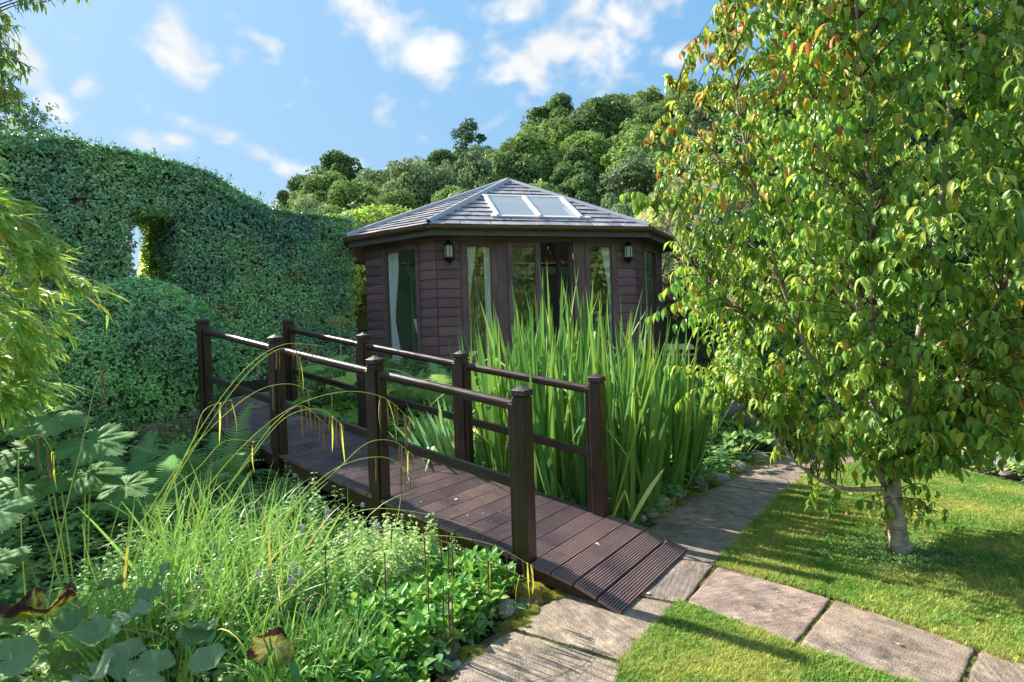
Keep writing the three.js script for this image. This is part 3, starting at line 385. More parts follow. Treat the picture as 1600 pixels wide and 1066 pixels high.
// what stands and hangs in the summerhouse
{
  reseed(51);
  const drape = (name, label, place, turn, fn) => {   // fn(t) gives the left and right edge at depth t below the rail
    const pos = [], idx = [], nx = 30, ny = 26; for (let j = 0; j <= ny; j++) { const t = j / ny, [a, b, y] = fn(t); for (let i = 0; i <= nx; i++) { const s = i / nx, k = 0.6 + 0.4 * Math.min(1, (b - a) / 0.2); pos.push(lerp(a, b, s), y, 0.022 * k * Math.sin(s * 34 + Math.sin(t * 3) * 0.8) + 0.008 * Math.sin(s * 11 + t * 5)); } }
    for (let j = 0; j < ny; j++) for (let i = 0; i < nx; i++) { const o = j * (nx + 1) + i; idx.push(o, o + nx + 1, o + 1, o + 1, o + nx + 1, o + nx + 2); }
    const m = solo(name, geoFrom(pos, idx), M.curtain, label, 'curtain', 'curtains in the summerhouse windows'); m.position.copy(place); m.rotation.y = HYAW + turn; return m;
  };
  const tied = (x0, x1, hold, low) => (t) => { const y = lerp(2.9, 1.2, t), k = smoothstep(t, 0, 0.58); return t < 0.58 ? [lerp(x0, hold, k * 0.3), lerp(x1, hold + 0.05, Math.pow(k, 0.8)), y] : [lerp(lerp(x0, hold, 0.3), x0, (t - 0.58) * 0.6), lerp(hold + 0.05, low, (t - 0.58) / 0.42), y]; };
  drape('curtain', 'pale curtain swept back at the left side of the front window', inHouse(0, 0, -0.045), 0, tied(0.44, 0.62, 0.45, 0.5));
  drape('curtain', 'pale curtain hanging straight at the right side of the front window', inHouse(0, 0, -0.05), 0, (t) => [0.74, 0.9 - 0.03 * t, lerp(2.86, 1.15, t)]);
  drape('curtain', 'pale curtain swept back at the right of the window beside the open door', inHouse(0, 0, -0.045), 0, (t) => { const [a, b, y] = tied(-2.88, -2.70, -2.87, -2.82)(t); return [-b, -a, y]; });
  // left slanting wall: its own direction
  const wl = (x, y, z) => { const p = new THREE.Vector3(x, y, z).applyAxisAngle(new THREE.Vector3(0, 1, 0), -Math.PI / 4); return inHouse(-Q + p.x, p.y, -Q + p.z); };
  drape('curtain', 'pale curtain tied at the waist in the left slanting window', wl(0, 0, -0.045), -Math.PI / 4, (t) => { const y = lerp(2.92, 1.05, t), w = t < 0.62 ? lerp(0.2, 0.1, smoothstep(t, 0.1, 0.62)) : lerp(0.1, 0.24, (t - 0.62) / 0.38); return [0.46, 0.46 + w, y]; });
  const wr = (x, y, z) => { const p = new THREE.Vector3(x, y, z).applyAxisAngle(new THREE.Vector3(0, 1, 0), Math.PI / 4); return inHouse(L1 + p.x, p.y, p.z); };
  drape('curtain', 'pale curtain in the right slanting window half hidden by the tree', wr(0, 0, -0.045), Math.PI / 4, (t) => [0.44, 0.66, lerp(2.92, 1.05, t)]);
  const sh = thing('bookshelf', 'open shelves seen through the left slanting window', 'shelf unit', wl(0.78, 0, -0.62), HYAW - Math.PI / 4);
  for (const x of [-0.27, 0.27]) part('upright', box(0.025, 1.75, 0.24, x, FLOOR + 0.875, 0, 0, 'y'), M.inner, sh);
  for (const y of [1.2, 1.55, 1.86, 2.12, 2.4]) part('shelf', box(0.515, 0.024, 0.24, 0, y, 0), std(C(0.35, 0.27, 0.18), 0.7), sh);
  part('back_panel', box(0.515, 1.73, 0.012, 0, FLOOR + 0.875, -0.13), std(C(0.11, 0.15, 0.12), 0.8), sh);
  const bk = (name, label, y, n, cols) => { const t = thing(name, label, 'books', wl(0.75, y, -0.58), HYAW - Math.PI / 4); let h = 0; for (let i = 0; i < n; i++) { const th = R(0.02, 0.035); part('book', box(R(0.24, 0.32), th, R(0.16, 0.2), R(-0.02, 0.02), h + th / 2, 0, 0.003), std(C(...cols[i % cols.length]), 0.6), t); h += th; } };
  bk('book_stack', 'low stack of pale books on the middle shelf behind the left window', 1.872, 3, [[0.5, 0.5, 0.48], [0.1, 0.12, 0.14], [0.6, 0.6, 0.62]]);
  bk('book_stack', 'stack of books with a blue cover on the shelf above', 2.132, 3, [[0.12, 0.10, 0.10], [0.35, 0.38, 0.38], [0.25, 0.42, 0.5]]);
  const lp = solo('leaning_plank', box(0.06, 0.75, 0.02, 0, 0.37, 0, 0.003, 'y'), std(C(0.75, 0.75, 0.72), 0.6), 'white plank leaning inside the left slanting window', 'plank'); lp.position.copy(wl(1.05, 1.08, -0.18)); lp.rotation.set(0, HYAW - Math.PI / 4, 0.28);
  const bauble = (label, p, r) => { const t = thing('glass_bauble', label, 'bauble', p, 0, 'glass baubles hanging in the window'); part('globe', new THREE.SphereGeometry(r, 20, 14), phy(C(0.95, 0.97, 0.97), 0.03, { transmission: 1, thickness: 0 }), t); part('string', new THREE.CylinderGeometry(0.0015, 0.0015, 0.32, 4).translate(0, r + 0.16, 0), M.whiteMetal, t); };
  bauble('larger clear glass bauble hanging beside the curtain in the left window', wl(0.78, 2.58, -0.14), 0.062); bauble('smaller clear glass bauble near the right edge of the left window', wl(1.04, 2.66, -0.14), 0.042);
  const pn = thing('pendant_lantern', 'white openwork pendant lantern hanging behind the window right of the doors', 'pendant lantern', inHouse(2.52, 2.55, -0.35)); part('body', new THREE.LatheGeometry([[0.02, -0.14], [0.05, -0.12], [0.045, -0.02], [0.07, 0], [0.06, 0.05], [0.03, 0.09], [0.01, 0.12]].map((p) => new THREE.Vector2(...p)), 12), M.whiteMetal, pn); part('cord', new THREE.CylinderGeometry(0.002, 0.002, 0.5, 4).translate(0, 0.36, 0), M.whiteMetal, pn);
  const tb = thing('side_table', 'small dark table in the summerhouse seen behind the iris leaves', 'table', inHouse(1.6, FLOOR, -1.3)); part('table_top', box(0.8, 0.03, 0.5, 0, 0.72, 0, 0.008), M.floorIn, tb); for (const [x, z] of [[-0.35, -0.2], [0.35, -0.2], [-0.35, 0.2], [0.35, 0.2]]) part('leg', box(0.04, 0.7, 0.04, x, 0.35, z, 0, 'y'), M.floorIn, tb);
}
// ------------------------------------------------------------------ leaves, sprigs and blades
// a leaf along +z, upper face +y, folded along the midrib and curling down
function leafGeo(len, wid, { segs = 4, fold = 0.35, curl = 0.6, shape = 0.42, wave = 0, point = 0.8 } = {}) {
  const pos = [], idx = [], uv = []; let y = 0, z = 0;
  for (let i = 0; i <= segs; i++) {
    const t = i / segs, w = wid / 2 * Math.pow(Math.sin(Math.PI * Math.pow(t, Math.log(0.5) / Math.log(shape))), point) + (i === 0 ? 0.0004 : 0), a = curl * t;
    if (i) { z += Math.cos(a) * len / segs; y -= Math.sin(a) * len / segs; }
    const up = Math.cos(a) * w * fold, bk = Math.sin(a) * w * fold, wv = wave * Math.sin(t * 9) * w;
    pos.push(-w, y + up + wv, z + bk, 0, y, z, w, y + up - wv, z + bk); uv.push(0, t, 0.5, t, 1, t);
    if (i) { const o = (i - 1) * 3; for (const k of [0, 1]) idx.push(o + k, o + k + 3, o + k + 1, o + k + 1, o + k + 3, o + k + 4); }
  }
  return geoFrom(pos, idx, uv);
}
function sprig(n, leaf, spread, { up = 0.5, size = [0.7, 1.2] } = {}) {   // leaves round a point, facing +y outward
  const list = []; for (let i = 0; i < n; i++) { const a = R(0, 6.283), e = R(-0.1, 0.9), d = new THREE.Vector3(Math.cos(a) * Math.cos(e), Math.sin(e) * 0.8, Math.sin(a) * Math.cos(e)), u = new THREE.Vector3(gauss() * 0.4, 1, gauss() * 0.4 + up * 0.3); list.push(leaf[i % leaf.length].clone().applyMatrix4(frame(new THREE.Vector3(gauss() * spread, gauss() * spread * 0.6, gauss() * spread), d, u, R(...size)))); } return mergeGeometries(list);
}
// a strap along +y, bending towards +z; unit height
function bladeGeo(wid, bend, { segs = 9, tip = 0.6, fold = 0.25, kink = 0 } = {}) {
  const pos = [], idx = [], uv = []; let y = 0, z = 0, a = 0;
  for (let i = 0; i <= segs; i++) { const t = i / segs; a = bend * Math.pow(t, 1.6) + (kink && t > 0.72 ? kink : 0); if (i) { y += Math.cos(a) / segs; z += Math.sin(a) / segs; } const w = wid / 2 * (t < tip ? lerp(0.8, 1, t / tip) : Math.pow(1 - (t - tip) / (1 - tip), 0.8)) + 0.0003; pos.push(-w, y, z + w * fold, 0, y, z, w, y, z + w * fold); uv.push(0, t, 0.5, t, 1, t); if (i) { const o = (i - 1) * 3; for (const k of [0, 1]) idx.push(o + k, o + k + 3, o + k + 1, o + k + 1, o + k + 3, o + k + 4); } }
  return geoFrom(pos, idx, uv);
}
const UP = new THREE.Vector3(0, 1, 0);
const EYE = new THREE.Vector3(0, 1.5, 0);
function inView(p) { const d = -p.z; if (d < 0.5) return false; return Math.abs(p.x / d) < 0.95 && Math.abs((p.y - 1.5) / d) < 0.63; }
// the largest in view become parts of their own, the rest one mass
function leavesOf(list, geos, mats, parent, { name = 'leaf', rest = 'foliage', most = 300, mat } = {}) {   // list of {m, g, c, k}: matrix, shape, colour, tone
  const p = new THREE.Vector3(); list.forEach((l) => { p.setFromMatrixPosition(l.m).add(parent.position); l.d = inView(p) ? p.distanceTo(EYE) / (l.s ?? 1) : 1e9; });
  list.sort((a, b) => a.d - b.d); const own = list.slice(0, most), others = list.slice(most);
  for (const l of own) { let best = 0, bd = 9; mats.forEach((m, i) => { const d = Math.abs(m.color.r - l.c.r * LEAF_LIFT) + Math.abs(m.color.g - l.c.g * LEAF_LIFT) + Math.abs(m.color.b - l.c.b * LEAF_LIFT); if (d < bd) { bd = d; best = i; } }); const m = part(name, geos[l.g], mats[best], parent); m.matrixAutoUpdate = false; m.matrix.copy(l.m); m.matrix.decompose(m.position, m.quaternion, m.scale); }
  geos.forEach((g, i) => { const q = others.filter((l) => l.g === i); if (q.length) inst(rest, g, mat, q.map((l) => [l.m, l.c]), parent); });
}
function tones(list, n, base, opts) { const s = [...list].sort((a, b) => a.c.g + a.c.r * 1.7 - b.c.g - b.c.r * 1.7), out = []; for (let i = 0; i < n; i++) { const c = s[Math.floor((i + 0.5) / n * s.length)]?.c ?? WHITE; const m = base.clone(); m.color = c.clone().multiplyScalar(LEAF_LIFT); out.push(m); } return out; }

// ------------------------------------------------------------------ the tall clipped hedge with its gateway
// runs along t from behind the summerhouse to beyond the left of the view
const HG = { o: [-3.47, 8.64], d: [-0.797, -0.604], n: [0.604, -0.797] };
const hedgeTop = (t) => interp([-1.2, 0.15, 0.55, 0.95, 1.7, 2.6, 3.2, 4.5, 6], [3.46, 3.5, 3.68, 3.92, 4.05, 4.12, 4.05, 3.95, 3.9], t);
const GATE = { a: 1.40, b: 1.93, top: 3.30 };
const hp = (t, y, off) => new THREE.Vector3(HG.o[0] + HG.d[0] * t + HG.n[0] * off, y, -(HG.o[1] + HG.d[1] * t + HG.n[1] * off));
const HD = new THREE.Vector3(HG.d[0], 0, -HG.d[1]), HN = new THREE.Vector3(HG.n[0], 0, -HG.n[1]);
{
  reseed(101);
  const hedge = thing('hedge', 'tall clipped evergreen hedge with a narrow gateway cut through it, left of the summerhouse', 'hedge');
  const T0 = -1.12, T1 = 5.6, TH = 0.95;
  const lf = [leafGeo(0.045, 0.024, { segs: 2, curl: 0.5, fold: 0.3 }), leafGeo(0.038, 0.022, { segs: 2, curl: 0.8, fold: 0.4 })];
  const sp = [0, 1, 2].map(() => sprig(7, lf, 0.022)), lists = [[], [], []], put = (p, n, c, s = 1) => { const u = n.clone().add(new THREE.Vector3(gauss() * 0.34, 0.55 + gauss() * 0.3, gauss() * 0.34)).normalize(); lists[Math.floor(rnd() * 3)].push([frame(p, new THREE.Vector3(R(-1, 1), R(-1, 1), R(-1, 1)), u, R(0.8, 1.25) * s), c]); };
  const tint = (p, k = 1) => { const w = fbm(p.x * 1.1, p.y * 1.1, p.z * 1.1, 3), brown = smoothstep(n3(p.x * 2.7 + 4, p.y * 2.7, p.z * 2.7) + 0.25 * gauss(), 0.42, 0.75); return vary(C(lerp(0.16, 0.19, brown) * k * (1 + w), lerp(0.275, 0.17, brown) * k * (1 + 0.7 * w), lerp(0.15, 0.08, brown) * k), 0.3, 0.12); };
  const relief = (t, y) => 0.10 * fbm(t * 1.4, y * 1.4, 3, 3) + 0.045 * n3(t * 8, y * 10, 1) - 0.02;
  const gap = (t, y) => t > GATE.a && t < GATE.b && y < GATE.top;
  for (let i = 0; i < 26000; i++) { const t = R(T0, T1), y = R(0.4, hedgeTop(t) + 0.02); if (gap(t, y)) continue; if (y < land(HG.o[0] + HG.d[0] * t, HG.o[1] + HG.d[1] * t) - 0.05) continue; put(hp(t, y, relief(t, y) + gauss() * 0.018), HN, tint(hp(t, y, 0))); }
  for (let i = 0; i < 6500; i++) { const t = R(T0, T1), off = R(-TH, 0.02), y = hedgeTop(t) + 0.06 * fbm(t * 2, off * 2, 5, 3) + gauss() * 0.03; put(hp(t, y, off), UP, vary(C(0.10, 0.17, 0.045), 0.25)); }
  // rounded shoulder between face and top
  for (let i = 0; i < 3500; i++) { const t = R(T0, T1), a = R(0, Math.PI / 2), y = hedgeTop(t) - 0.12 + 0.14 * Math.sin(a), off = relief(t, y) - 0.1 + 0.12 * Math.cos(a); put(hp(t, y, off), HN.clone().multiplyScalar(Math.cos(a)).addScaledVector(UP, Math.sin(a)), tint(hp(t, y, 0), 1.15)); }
  // gateway: two cheeks and the arch over it
  for (let i = 0; i < 2600; i++) { const off = R(-TH, 0.03), k = -off / TH, y = R(0.5, GATE.top), s = rnd() < 0.75; put(hp(s ? GATE.a + 0.36 * k + gauss() * 0.02 : GATE.b + 0.12 * k + gauss() * 0.02, y, off), s ? HD : HD.clone().negate(), k > 0.55 ? vary(C(0.16, 0.25, 0.03), 0.25) : tint(hp(0, y, off), 0.9)); }  // sunlight on the back edge of the cheeks painted in as yellow-green
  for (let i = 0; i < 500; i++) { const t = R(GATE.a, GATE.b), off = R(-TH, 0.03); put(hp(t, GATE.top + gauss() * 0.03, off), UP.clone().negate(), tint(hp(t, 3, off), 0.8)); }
  // back face
  for (let i = 0; i < 5000; i++) { const t = R(T0, T1), y = R(0.6, hedgeTop(t)); if (t > GATE.a + 0.34 && t < GATE.b + 0.14 && y < GATE.top) continue; put(hp(t, y, -TH - relief(t, y)), HN.clone().negate(), vary(C(0.12, 0.20, 0.04), 0.25), 1.25); }
  sp.forEach((g, i) => inst('foliage', g, M.hedgeLeaf, lists[i], hedge));
  // young shoots standing out of the top
  const shoots = [], tw = [];
  for (let i = 0; i < 420; i++) { const t = R(T0, 4.4), off = R(-0.8, 0.0), b = hp(t, hedgeTop(t) + 0.02, off), L = R(0.05, 0.13) * (rnd() < 0.15 ? 1.8 : 1), d = new THREE.Vector3(gauss() * 0.35, 1, gauss() * 0.35).normalize(); tw.push(tube([b, b.clone().addScaledVector(d, L)], 0.002, 0.001, 3)); for (let k = 0; k < 6; k++) { const p = b.clone().addScaledVector(d, L * (0.3 + 0.7 * k / 5)); shoots.push([frame(p, new THREE.Vector3(gauss(), 0.5, gauss()), UP, R(0.8, 1.2)), vary(C(0.09, 0.17, 0.05), 0.25)]); } }
  inst('shoots', lf[0], M.hedgeLeaf, shoots, hedge); stuff(part('shoot_stems', mergeGeometries(tw), M.darkTwig, hedge));
  // dense woody inside that lets no light through, coloured lighter to brighten the gaps
  const core = []; const slab = (t0, t1, y0f, y1f, cut = 0) => { const n = Math.max(1, Math.round((t1 - t0) / 0.25)); for (let i = 0; i < n; i++) { const a = lerp(t0, t1, i / n), b = lerp(t0, t1, (i + 1) / n), y0 = y0f(), y1a = y1f(a), y1b = y1f(b), q = [[a, y0, -0.1], [b, y0, -0.1], [b, y1b, -0.12], [a, y1a, -0.12], [a, y0, -TH + 0.1], [b, y0, -TH + 0.1], [b, y1b, -TH + 0.14], [a, y1a, -TH + 0.14]].map((v, k) => hp(v[0] + (k > 3 ? cut : 0), v[1], v[2])); core.push(geoFrom(q.flatMap((p) => p.toArray()), [0, 1, 2, 0, 2, 3, 5, 4, 7, 5, 7, 6, 3, 2, 6, 3, 6, 7, 1, 5, 6, 1, 6, 2, 4, 0, 3, 4, 3, 7, 0, 4, 5, 0, 5, 1])); } };
  slab(T0 + 0.05, GATE.a - 0.06, () => 0.3, (t) => hedgeTop(t) - 0.1); slab(GATE.a - 0.06, GATE.a - 0.03, () => 0.3, () => GATE.top, 0.3); slab(GATE.b + 0.06, T1, () => 0.3, (t) => hedgeTop(t) - 0.1); slab(GATE.a - 0.06, GATE.b + 0.06, () => GATE.top + 0.07, (t) => hedgeTop(t) - 0.1);
  part('inner_twigs', mergeGeometries(core), M.hedgeCore, hedge);
  const bare = []; for (let i = 0; i < 14; i++) { const y = R(1.2, 3.2), p = hp(GATE.a + 0.02, y, R(-0.25, 0)); bare.push(tube([p, p.clone().add(new THREE.Vector3(gauss() * 0.1, R(0.1, 0.3), gauss() * 0.1))], 0.004, 0.002, 4)); } stuff(part('bare_twigs', mergeGeometries(bare), M.bark, hedge));
}

// clipped round shrub in front of the hedge, and smaller leafy masses
function dome(name, label, cat, c, r, { n = 6000, col, leaf = 0.035, wide = 0.6, bump = 0.06, mat = M.hedgeLeaf, core = 0.9, nleaf = 7, low = -0.2, grp, shell = 0.02, seedn = 1 } = {}) {
  reseed(seedn); const t = thing(name, label, cat, [c[0], c[1], -c[2]], 0, grp), lf = [leafGeo(leaf, leaf * wide, { segs: 2, curl: 0.6 }), leafGeo(leaf * 0.85, leaf * wide, { segs: 2, curl: 0.9 })], sp = [0, 1].map(() => sprig(nleaf, lf, leaf * 0.55)), L = [[], []];
  for (let i = 0; i < n; i++) { const a = R(0, 6.283), v = R(low, 1), h = Math.sqrt(Math.max(0, 1 - v * v)), d = new THREE.Vector3(Math.cos(a) * h, v, Math.sin(a) * h), k = 1 + bump * 2 * fbm(d.x * 2.2 + seedn, d.y * 2.2, d.z * 2.2, 4) / 1 + gauss() * shell, p = new THREE.Vector3(d.x * r[0] * k, d.y * r[1] * k, d.z * r[2] * k), nn = new THREE.Vector3(d.x / r[0], d.y / r[1], d.z / r[2]).normalize().add(new THREE.Vector3(gauss() * 0.4, 0.3 + gauss() * 0.3, gauss() * 0.4)); const w = 1 + 0.8 * fbm(p.x * 1.5 + seedn, p.y * 1.5, p.z * 1.5, 3); L[i % 2].push([frame(p, new THREE.Vector3(R(-1, 1), R(-1, 1), R(-1, 1)), nn, R(0.8, 1.25)), vary(C(col[0] * w, col[1] * w, col[2]), 0.22)]); }
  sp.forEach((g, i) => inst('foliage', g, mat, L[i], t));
  const g = new THREE.IcosahedronGeometry(1, 3), q = g.attributes.position; for (let i = 0; i < q.count; i++) { const d = new THREE.Vector3().fromBufferAttribute(q, i).normalize(), k = core * (1 + bump * 2 * fbm(d.x * 2.2 + seedn, d.y * 2.2, d.z * 2.2, 4)); q.setXYZ(i, d.x * r[0] * k, Math.max(d.y, low - 0.2) * r[1] * k, d.z * r[2] * k); } g.computeVertexNormals(); part('inner_twigs', g, M.hedgeCore, t); return t;
}
dome('round_shrub', 'clipped rounded evergreen shrub between the hedge and the bridge end', 'shrub', [-4.22, 1.18, 6.3], [0.93, 1.06, 0.93], { n: 9000, col: [0.13, 0.26, 0.105], leaf: 0.034, seedn: 3, low: -0.7 });
dome('sun_tinted_shrub', 'yellow-green shrub beyond the gateway in the hedge, sunlight put into its colour', 'shrub', [-5.4, 1.9, 10.0], [1.0, 2.4, 1.0], { n: 4000, col: [0.40, 0.43, 0.12], leaf: 0.07, seedn: 4, mat: M.leaf, core: 0.8 });  // pale leaf colour carries the sunlight; the near side is mostly shaded
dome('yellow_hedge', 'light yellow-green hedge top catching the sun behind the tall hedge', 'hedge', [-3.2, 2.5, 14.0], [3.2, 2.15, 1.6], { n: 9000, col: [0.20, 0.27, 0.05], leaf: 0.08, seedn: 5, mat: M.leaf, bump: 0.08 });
dome('cream_shrub', 'pale cream-green feathery shrub behind the right end of the summerhouse roof', 'shrub', [4.6, 2.3, 14], [1.9, 2.9, 1.6], { n: 6500, col: [0.26, 0.27, 0.13], leaf: 0.09, seedn: 6, mat: M.leaf, bump: 0.12, wide: 0.35 });
dome('dark_conifer', 'dark green conifer close against the right wall of the summerhouse', 'conifer', [3.75, 1.6, 9.6], [0.75, 1.75, 0.8], { n: 6500, col: [0.035, 0.075, 0.022], leaf: 0.06, seedn: 7, wide: 0.22, bump: 0.12 });
dome('evergreen_bush', 'large dark evergreen bush behind the small tree', 'shrub', [5.6, 1.9, 9.4], [1.7, 2.6, 1.4], { n: 8500, col: [0.045, 0.105, 0.03], leaf: 0.08, seedn: 8, bump: 0.14 });
dome('evergreen_bush', 'mid-green bush at the right edge behind the small tree', 'shrub', [8.0, 1.8, 8.6], [1.9, 2.8, 1.6], { n: 8500, col: [0.075, 0.15, 0.035], leaf: 0.085, seedn: 9, bump: 0.14 });
dome('evergreen_bush', 'bush between the dark conifer and the boulders', 'shrub', [4.0, 0.8, 8.2], [0.9, 1.0, 0.7], { n: 4500, col: [0.05, 0.12, 0.03], leaf: 0.06, seedn: 10, bump: 0.14 });
dome('leafy_tree', 'tall leafy tree far behind the small tree at the right', 'tree', [13, 6, 20], [5, 6.5, 4], { n: 9000, col: [0.07, 0.14, 0.035], leaf: 0.22, seedn: 11, bump: 0.16, mat: M.leaf });

// ------------------------------------------------------------------ the wooded hillside
{
  reseed(201);
  const quad = (s) => { const pos = [], idx = []; const o = 0; pos.push(-s, 0, -s * 0.2, 0, s * 0.35, s, s, 0, -s * 0.2, 0, -s * 0.15, -s); idx.push(0, 1, 2, 0, 2, 3); return geoFrom(pos, idx); };
  const proto = (lobes, n, leaf, tallness, open, col, sd) => {
    reseed(sd); const L = [], pos = [], col3 = [], idx = [];
    for (let i = 0; i < lobes; i++) { const a = R(0, 6.283), v = R(-0.55, 1), h = Math.sqrt(1 - Math.min(1, v * v)) * R(0.55, 0.95); L.push([new THREE.Vector3(Math.cos(a) * h * 0.78, v * 0.68 * tallness, Math.sin(a) * h * 0.78), R(0.13, 0.36) * (1 - 0.25 * Math.max(0, v))]); }
    for (let i = 0; i < n; i++) {
      const [c, r] = pick(L), d = new THREE.Vector3(gauss(), gauss() + 0.25, gauss()).normalize(), k = r * (1 - open * rnd() * rnd() + 0.22 * n3(d.x * 3 + c.x * 9, d.y * 3, d.z * 3 + sd)), p = c.clone().addScaledVector(d, k), nn = d.clone().add(new THREE.Vector3(gauss() * 0.5, gauss() * 0.5 + 0.2, gauss() * 0.5)).normalize(), m = frame(p, new THREE.Vector3(R(-1, 1), R(-1, 1), R(-1, 1)), nn, leaf * R(0.6, 1.3)), o = pos.length / 3;
      for (const q of [[-1, 0, -0.2], [0, 0.3, 1], [1, 0, -0.2], [0, -0.2, -1]]) { const w = new THREE.Vector3(...q).applyMatrix4(m); pos.push(w.x, w.y, w.z); }
      const b = vary(C(col[0], col[1], col[2]), 0.2, 0.1), lw = 0.85 + 0.3 * n3(c.x * 9, c.y * 9, c.z * 9 + sd); for (let q = 0; q < 4; q++) col3.push(b.r * lw * LEAF_LIFT, b.g * lw * LEAF_LIFT, b.b * lw * LEAF_LIFT); idx.push(o, o + 1, o + 2, o, o + 2, o + 3);
    }
    return geoFrom(pos, idx, null, col3);
  };
  const mat = leafMat(WHITE, 0.3, 0.1, { vertexColors: true });
  const P = [
    proto(46, 12500, 0.031, 1.0, 0.45, [0.125, 0.19, 0.05], 1), proto(52, 12500, 0.031, 0.9, 0.4, [0.15, 0.225, 0.055], 2), proto(40, 12000, 0.031, 1.15, 0.45, [0.13, 0.185, 0.085], 3),
    proto(46, 12000, 0.030, 1.0, 0.45, [0.17, 0.215, 0.10], 4), proto(36, 10000, 0.033, 1.0, 0.45, [0.16, 0.18, 0.035], 5), proto(44, 12500, 0.031, 0.95, 0.45, [0.085, 0.14, 0.045], 6), proto(16, 3200, 0.032, 1.35, 0.8, [0.05, 0.085, 0.03], 7),
  ];
  const trunk = tube([new THREE.Vector3(0, -1.7, 0), new THREE.Vector3(0.02, -0.8, 0.01), new THREE.Vector3(-0.02, 0, 0), new THREE.Vector3(0.03, 0.5, 0.02)], 0.055, 0.012, 6);
  const src = P.map(() => null);
  const tree = (k, X, D, topH, r, label, grp) => {
    if (!src[k]) { const o = new THREE.Group(); part('trunk', trunk, M.bark, o); part('crown', P[k], mat, o); src[k] = o; }
    const o = src[k].clone(); o.name = numbered('hillside_tree'); o.scale.setScalar(r); o.scale.y *= R(0.9, 1.2); o.scale.x *= R(0.85, 1.25); o.scale.z *= R(0.85, 1.2); o.position.set(X, topH - 0.92 * r * o.scale.y / r, -D); o.rotation.y = R(0, 6.28); tag(o, label, 'tree', grp); scene.add(o); return o;
  };
  const GR = 'trees of the wooded hillside';
  // by name: those that stand out
  tree(5, -26.2, 88, 31.0, 6.2, 'dark oak at the left end of the hillside wood, alone against the sky', undefined);
  tree(5, -31.0, 86, 27.0, 4.6, 'small dark tree left of the oak at the end of the wood');
  tree(6, -5.6, 82, 31.6, 4.6, 'thin airy birch rising above the ridge left of the roof peak');
  tree(5, 7.6, 84, 36.9, 6.0, 'dark spreading oak on the skyline right above the roof peak');
  tree(4, -13.5, 56, 12.6, 3.4, 'yellow-tinged tree low on the hillside left of the roof');
  tree(4, -1.0, 52, 15.2, 2.6, 'small yellow-green tree directly behind the roof peak');
  tree(3, -17.0, 60, 14.8, 4.0, 'grey-green rounded tree low at the left of the wood');
  tree(1, 17.5, 88, 38.6, 6.4, 'broad bright green crown at the top of the hill near the small tree');
  [[-9, -14, 9, 5, 1], [-2.5, -17, 10, 5, 2], [4, -15, 8.5, 4.6, 0], [10, -18, 11, 5.6, 3], [17, -14, 9, 5, 1]].forEach(([X, D, H, rr, k], q) => tree(k, X, D, H, rr, `broad garden tree mirrored in the summerhouse windows, ${['first', 'second', 'third', 'fourth', 'fifth'][q]} in the row`, 'trees mirrored in the windows'));
  const sky = (X, D) => { const x = X / D; return interp([-0.41, -0.36, -0.31, -0.26, -0.2, -0.12, -0.06, 0.0, 0.05, 0.11, 0.17, 0.24, 0.33, 0.6], [0.20, 0.27, 0.31, 0.30, 0.315, 0.34, 0.35, 0.335, 0.37, 0.415, 0.425, 0.44, 0.44, 0.43], x) * D + 1.5; };
  let i = 0, row = 0; const ORD = ['first', 'second', 'third', 'fourth', 'fifth', 'sixth', 'seventh', 'eighth', 'ninth', 'tenth', 'eleventh', 'twelfth'], TONE = ['green', 'bright green', 'grey-green', 'pale green', 'yellowish', 'dark green'];
  for (const D of [44, 50, 57, 64, 71, 78, 85, 92]) { const step = 0.098 * (64 / D) ** 0.5; let col = 0; row++; for (let x = -0.40 + (i % 2) * 0.05; x < 0.46; x += step * R(0.85, 1.15)) { i++; const X = x * D, g = land(X, D), r = R(3.8, 6.2) * (D < 60 ? 0.85 : 1), full = sky(X, D) + R(-1.2, 0.3), top = Math.min(g + r * 2.25 + R(-0.5, 1.5), full, interp([44, 92], [0.22, 0.5], D) * D * (0.75 + 0.5 * smoothstep(x, -0.4, 0.1)) + 1.5); if (x > 0.3 && D < 60) continue; const kd = pick([0, 0, 1, 1, 2, 2, 3, 5, 5, 0]); tree(kd, X, D, D > 80 ? Math.max(top, full - 0.6) : top, r, `${TONE[kd]} tree of the hillside wood, ${ORD[row - 1]} row up the slope, ${ORD[col++]} from the left`, GR); } }
}

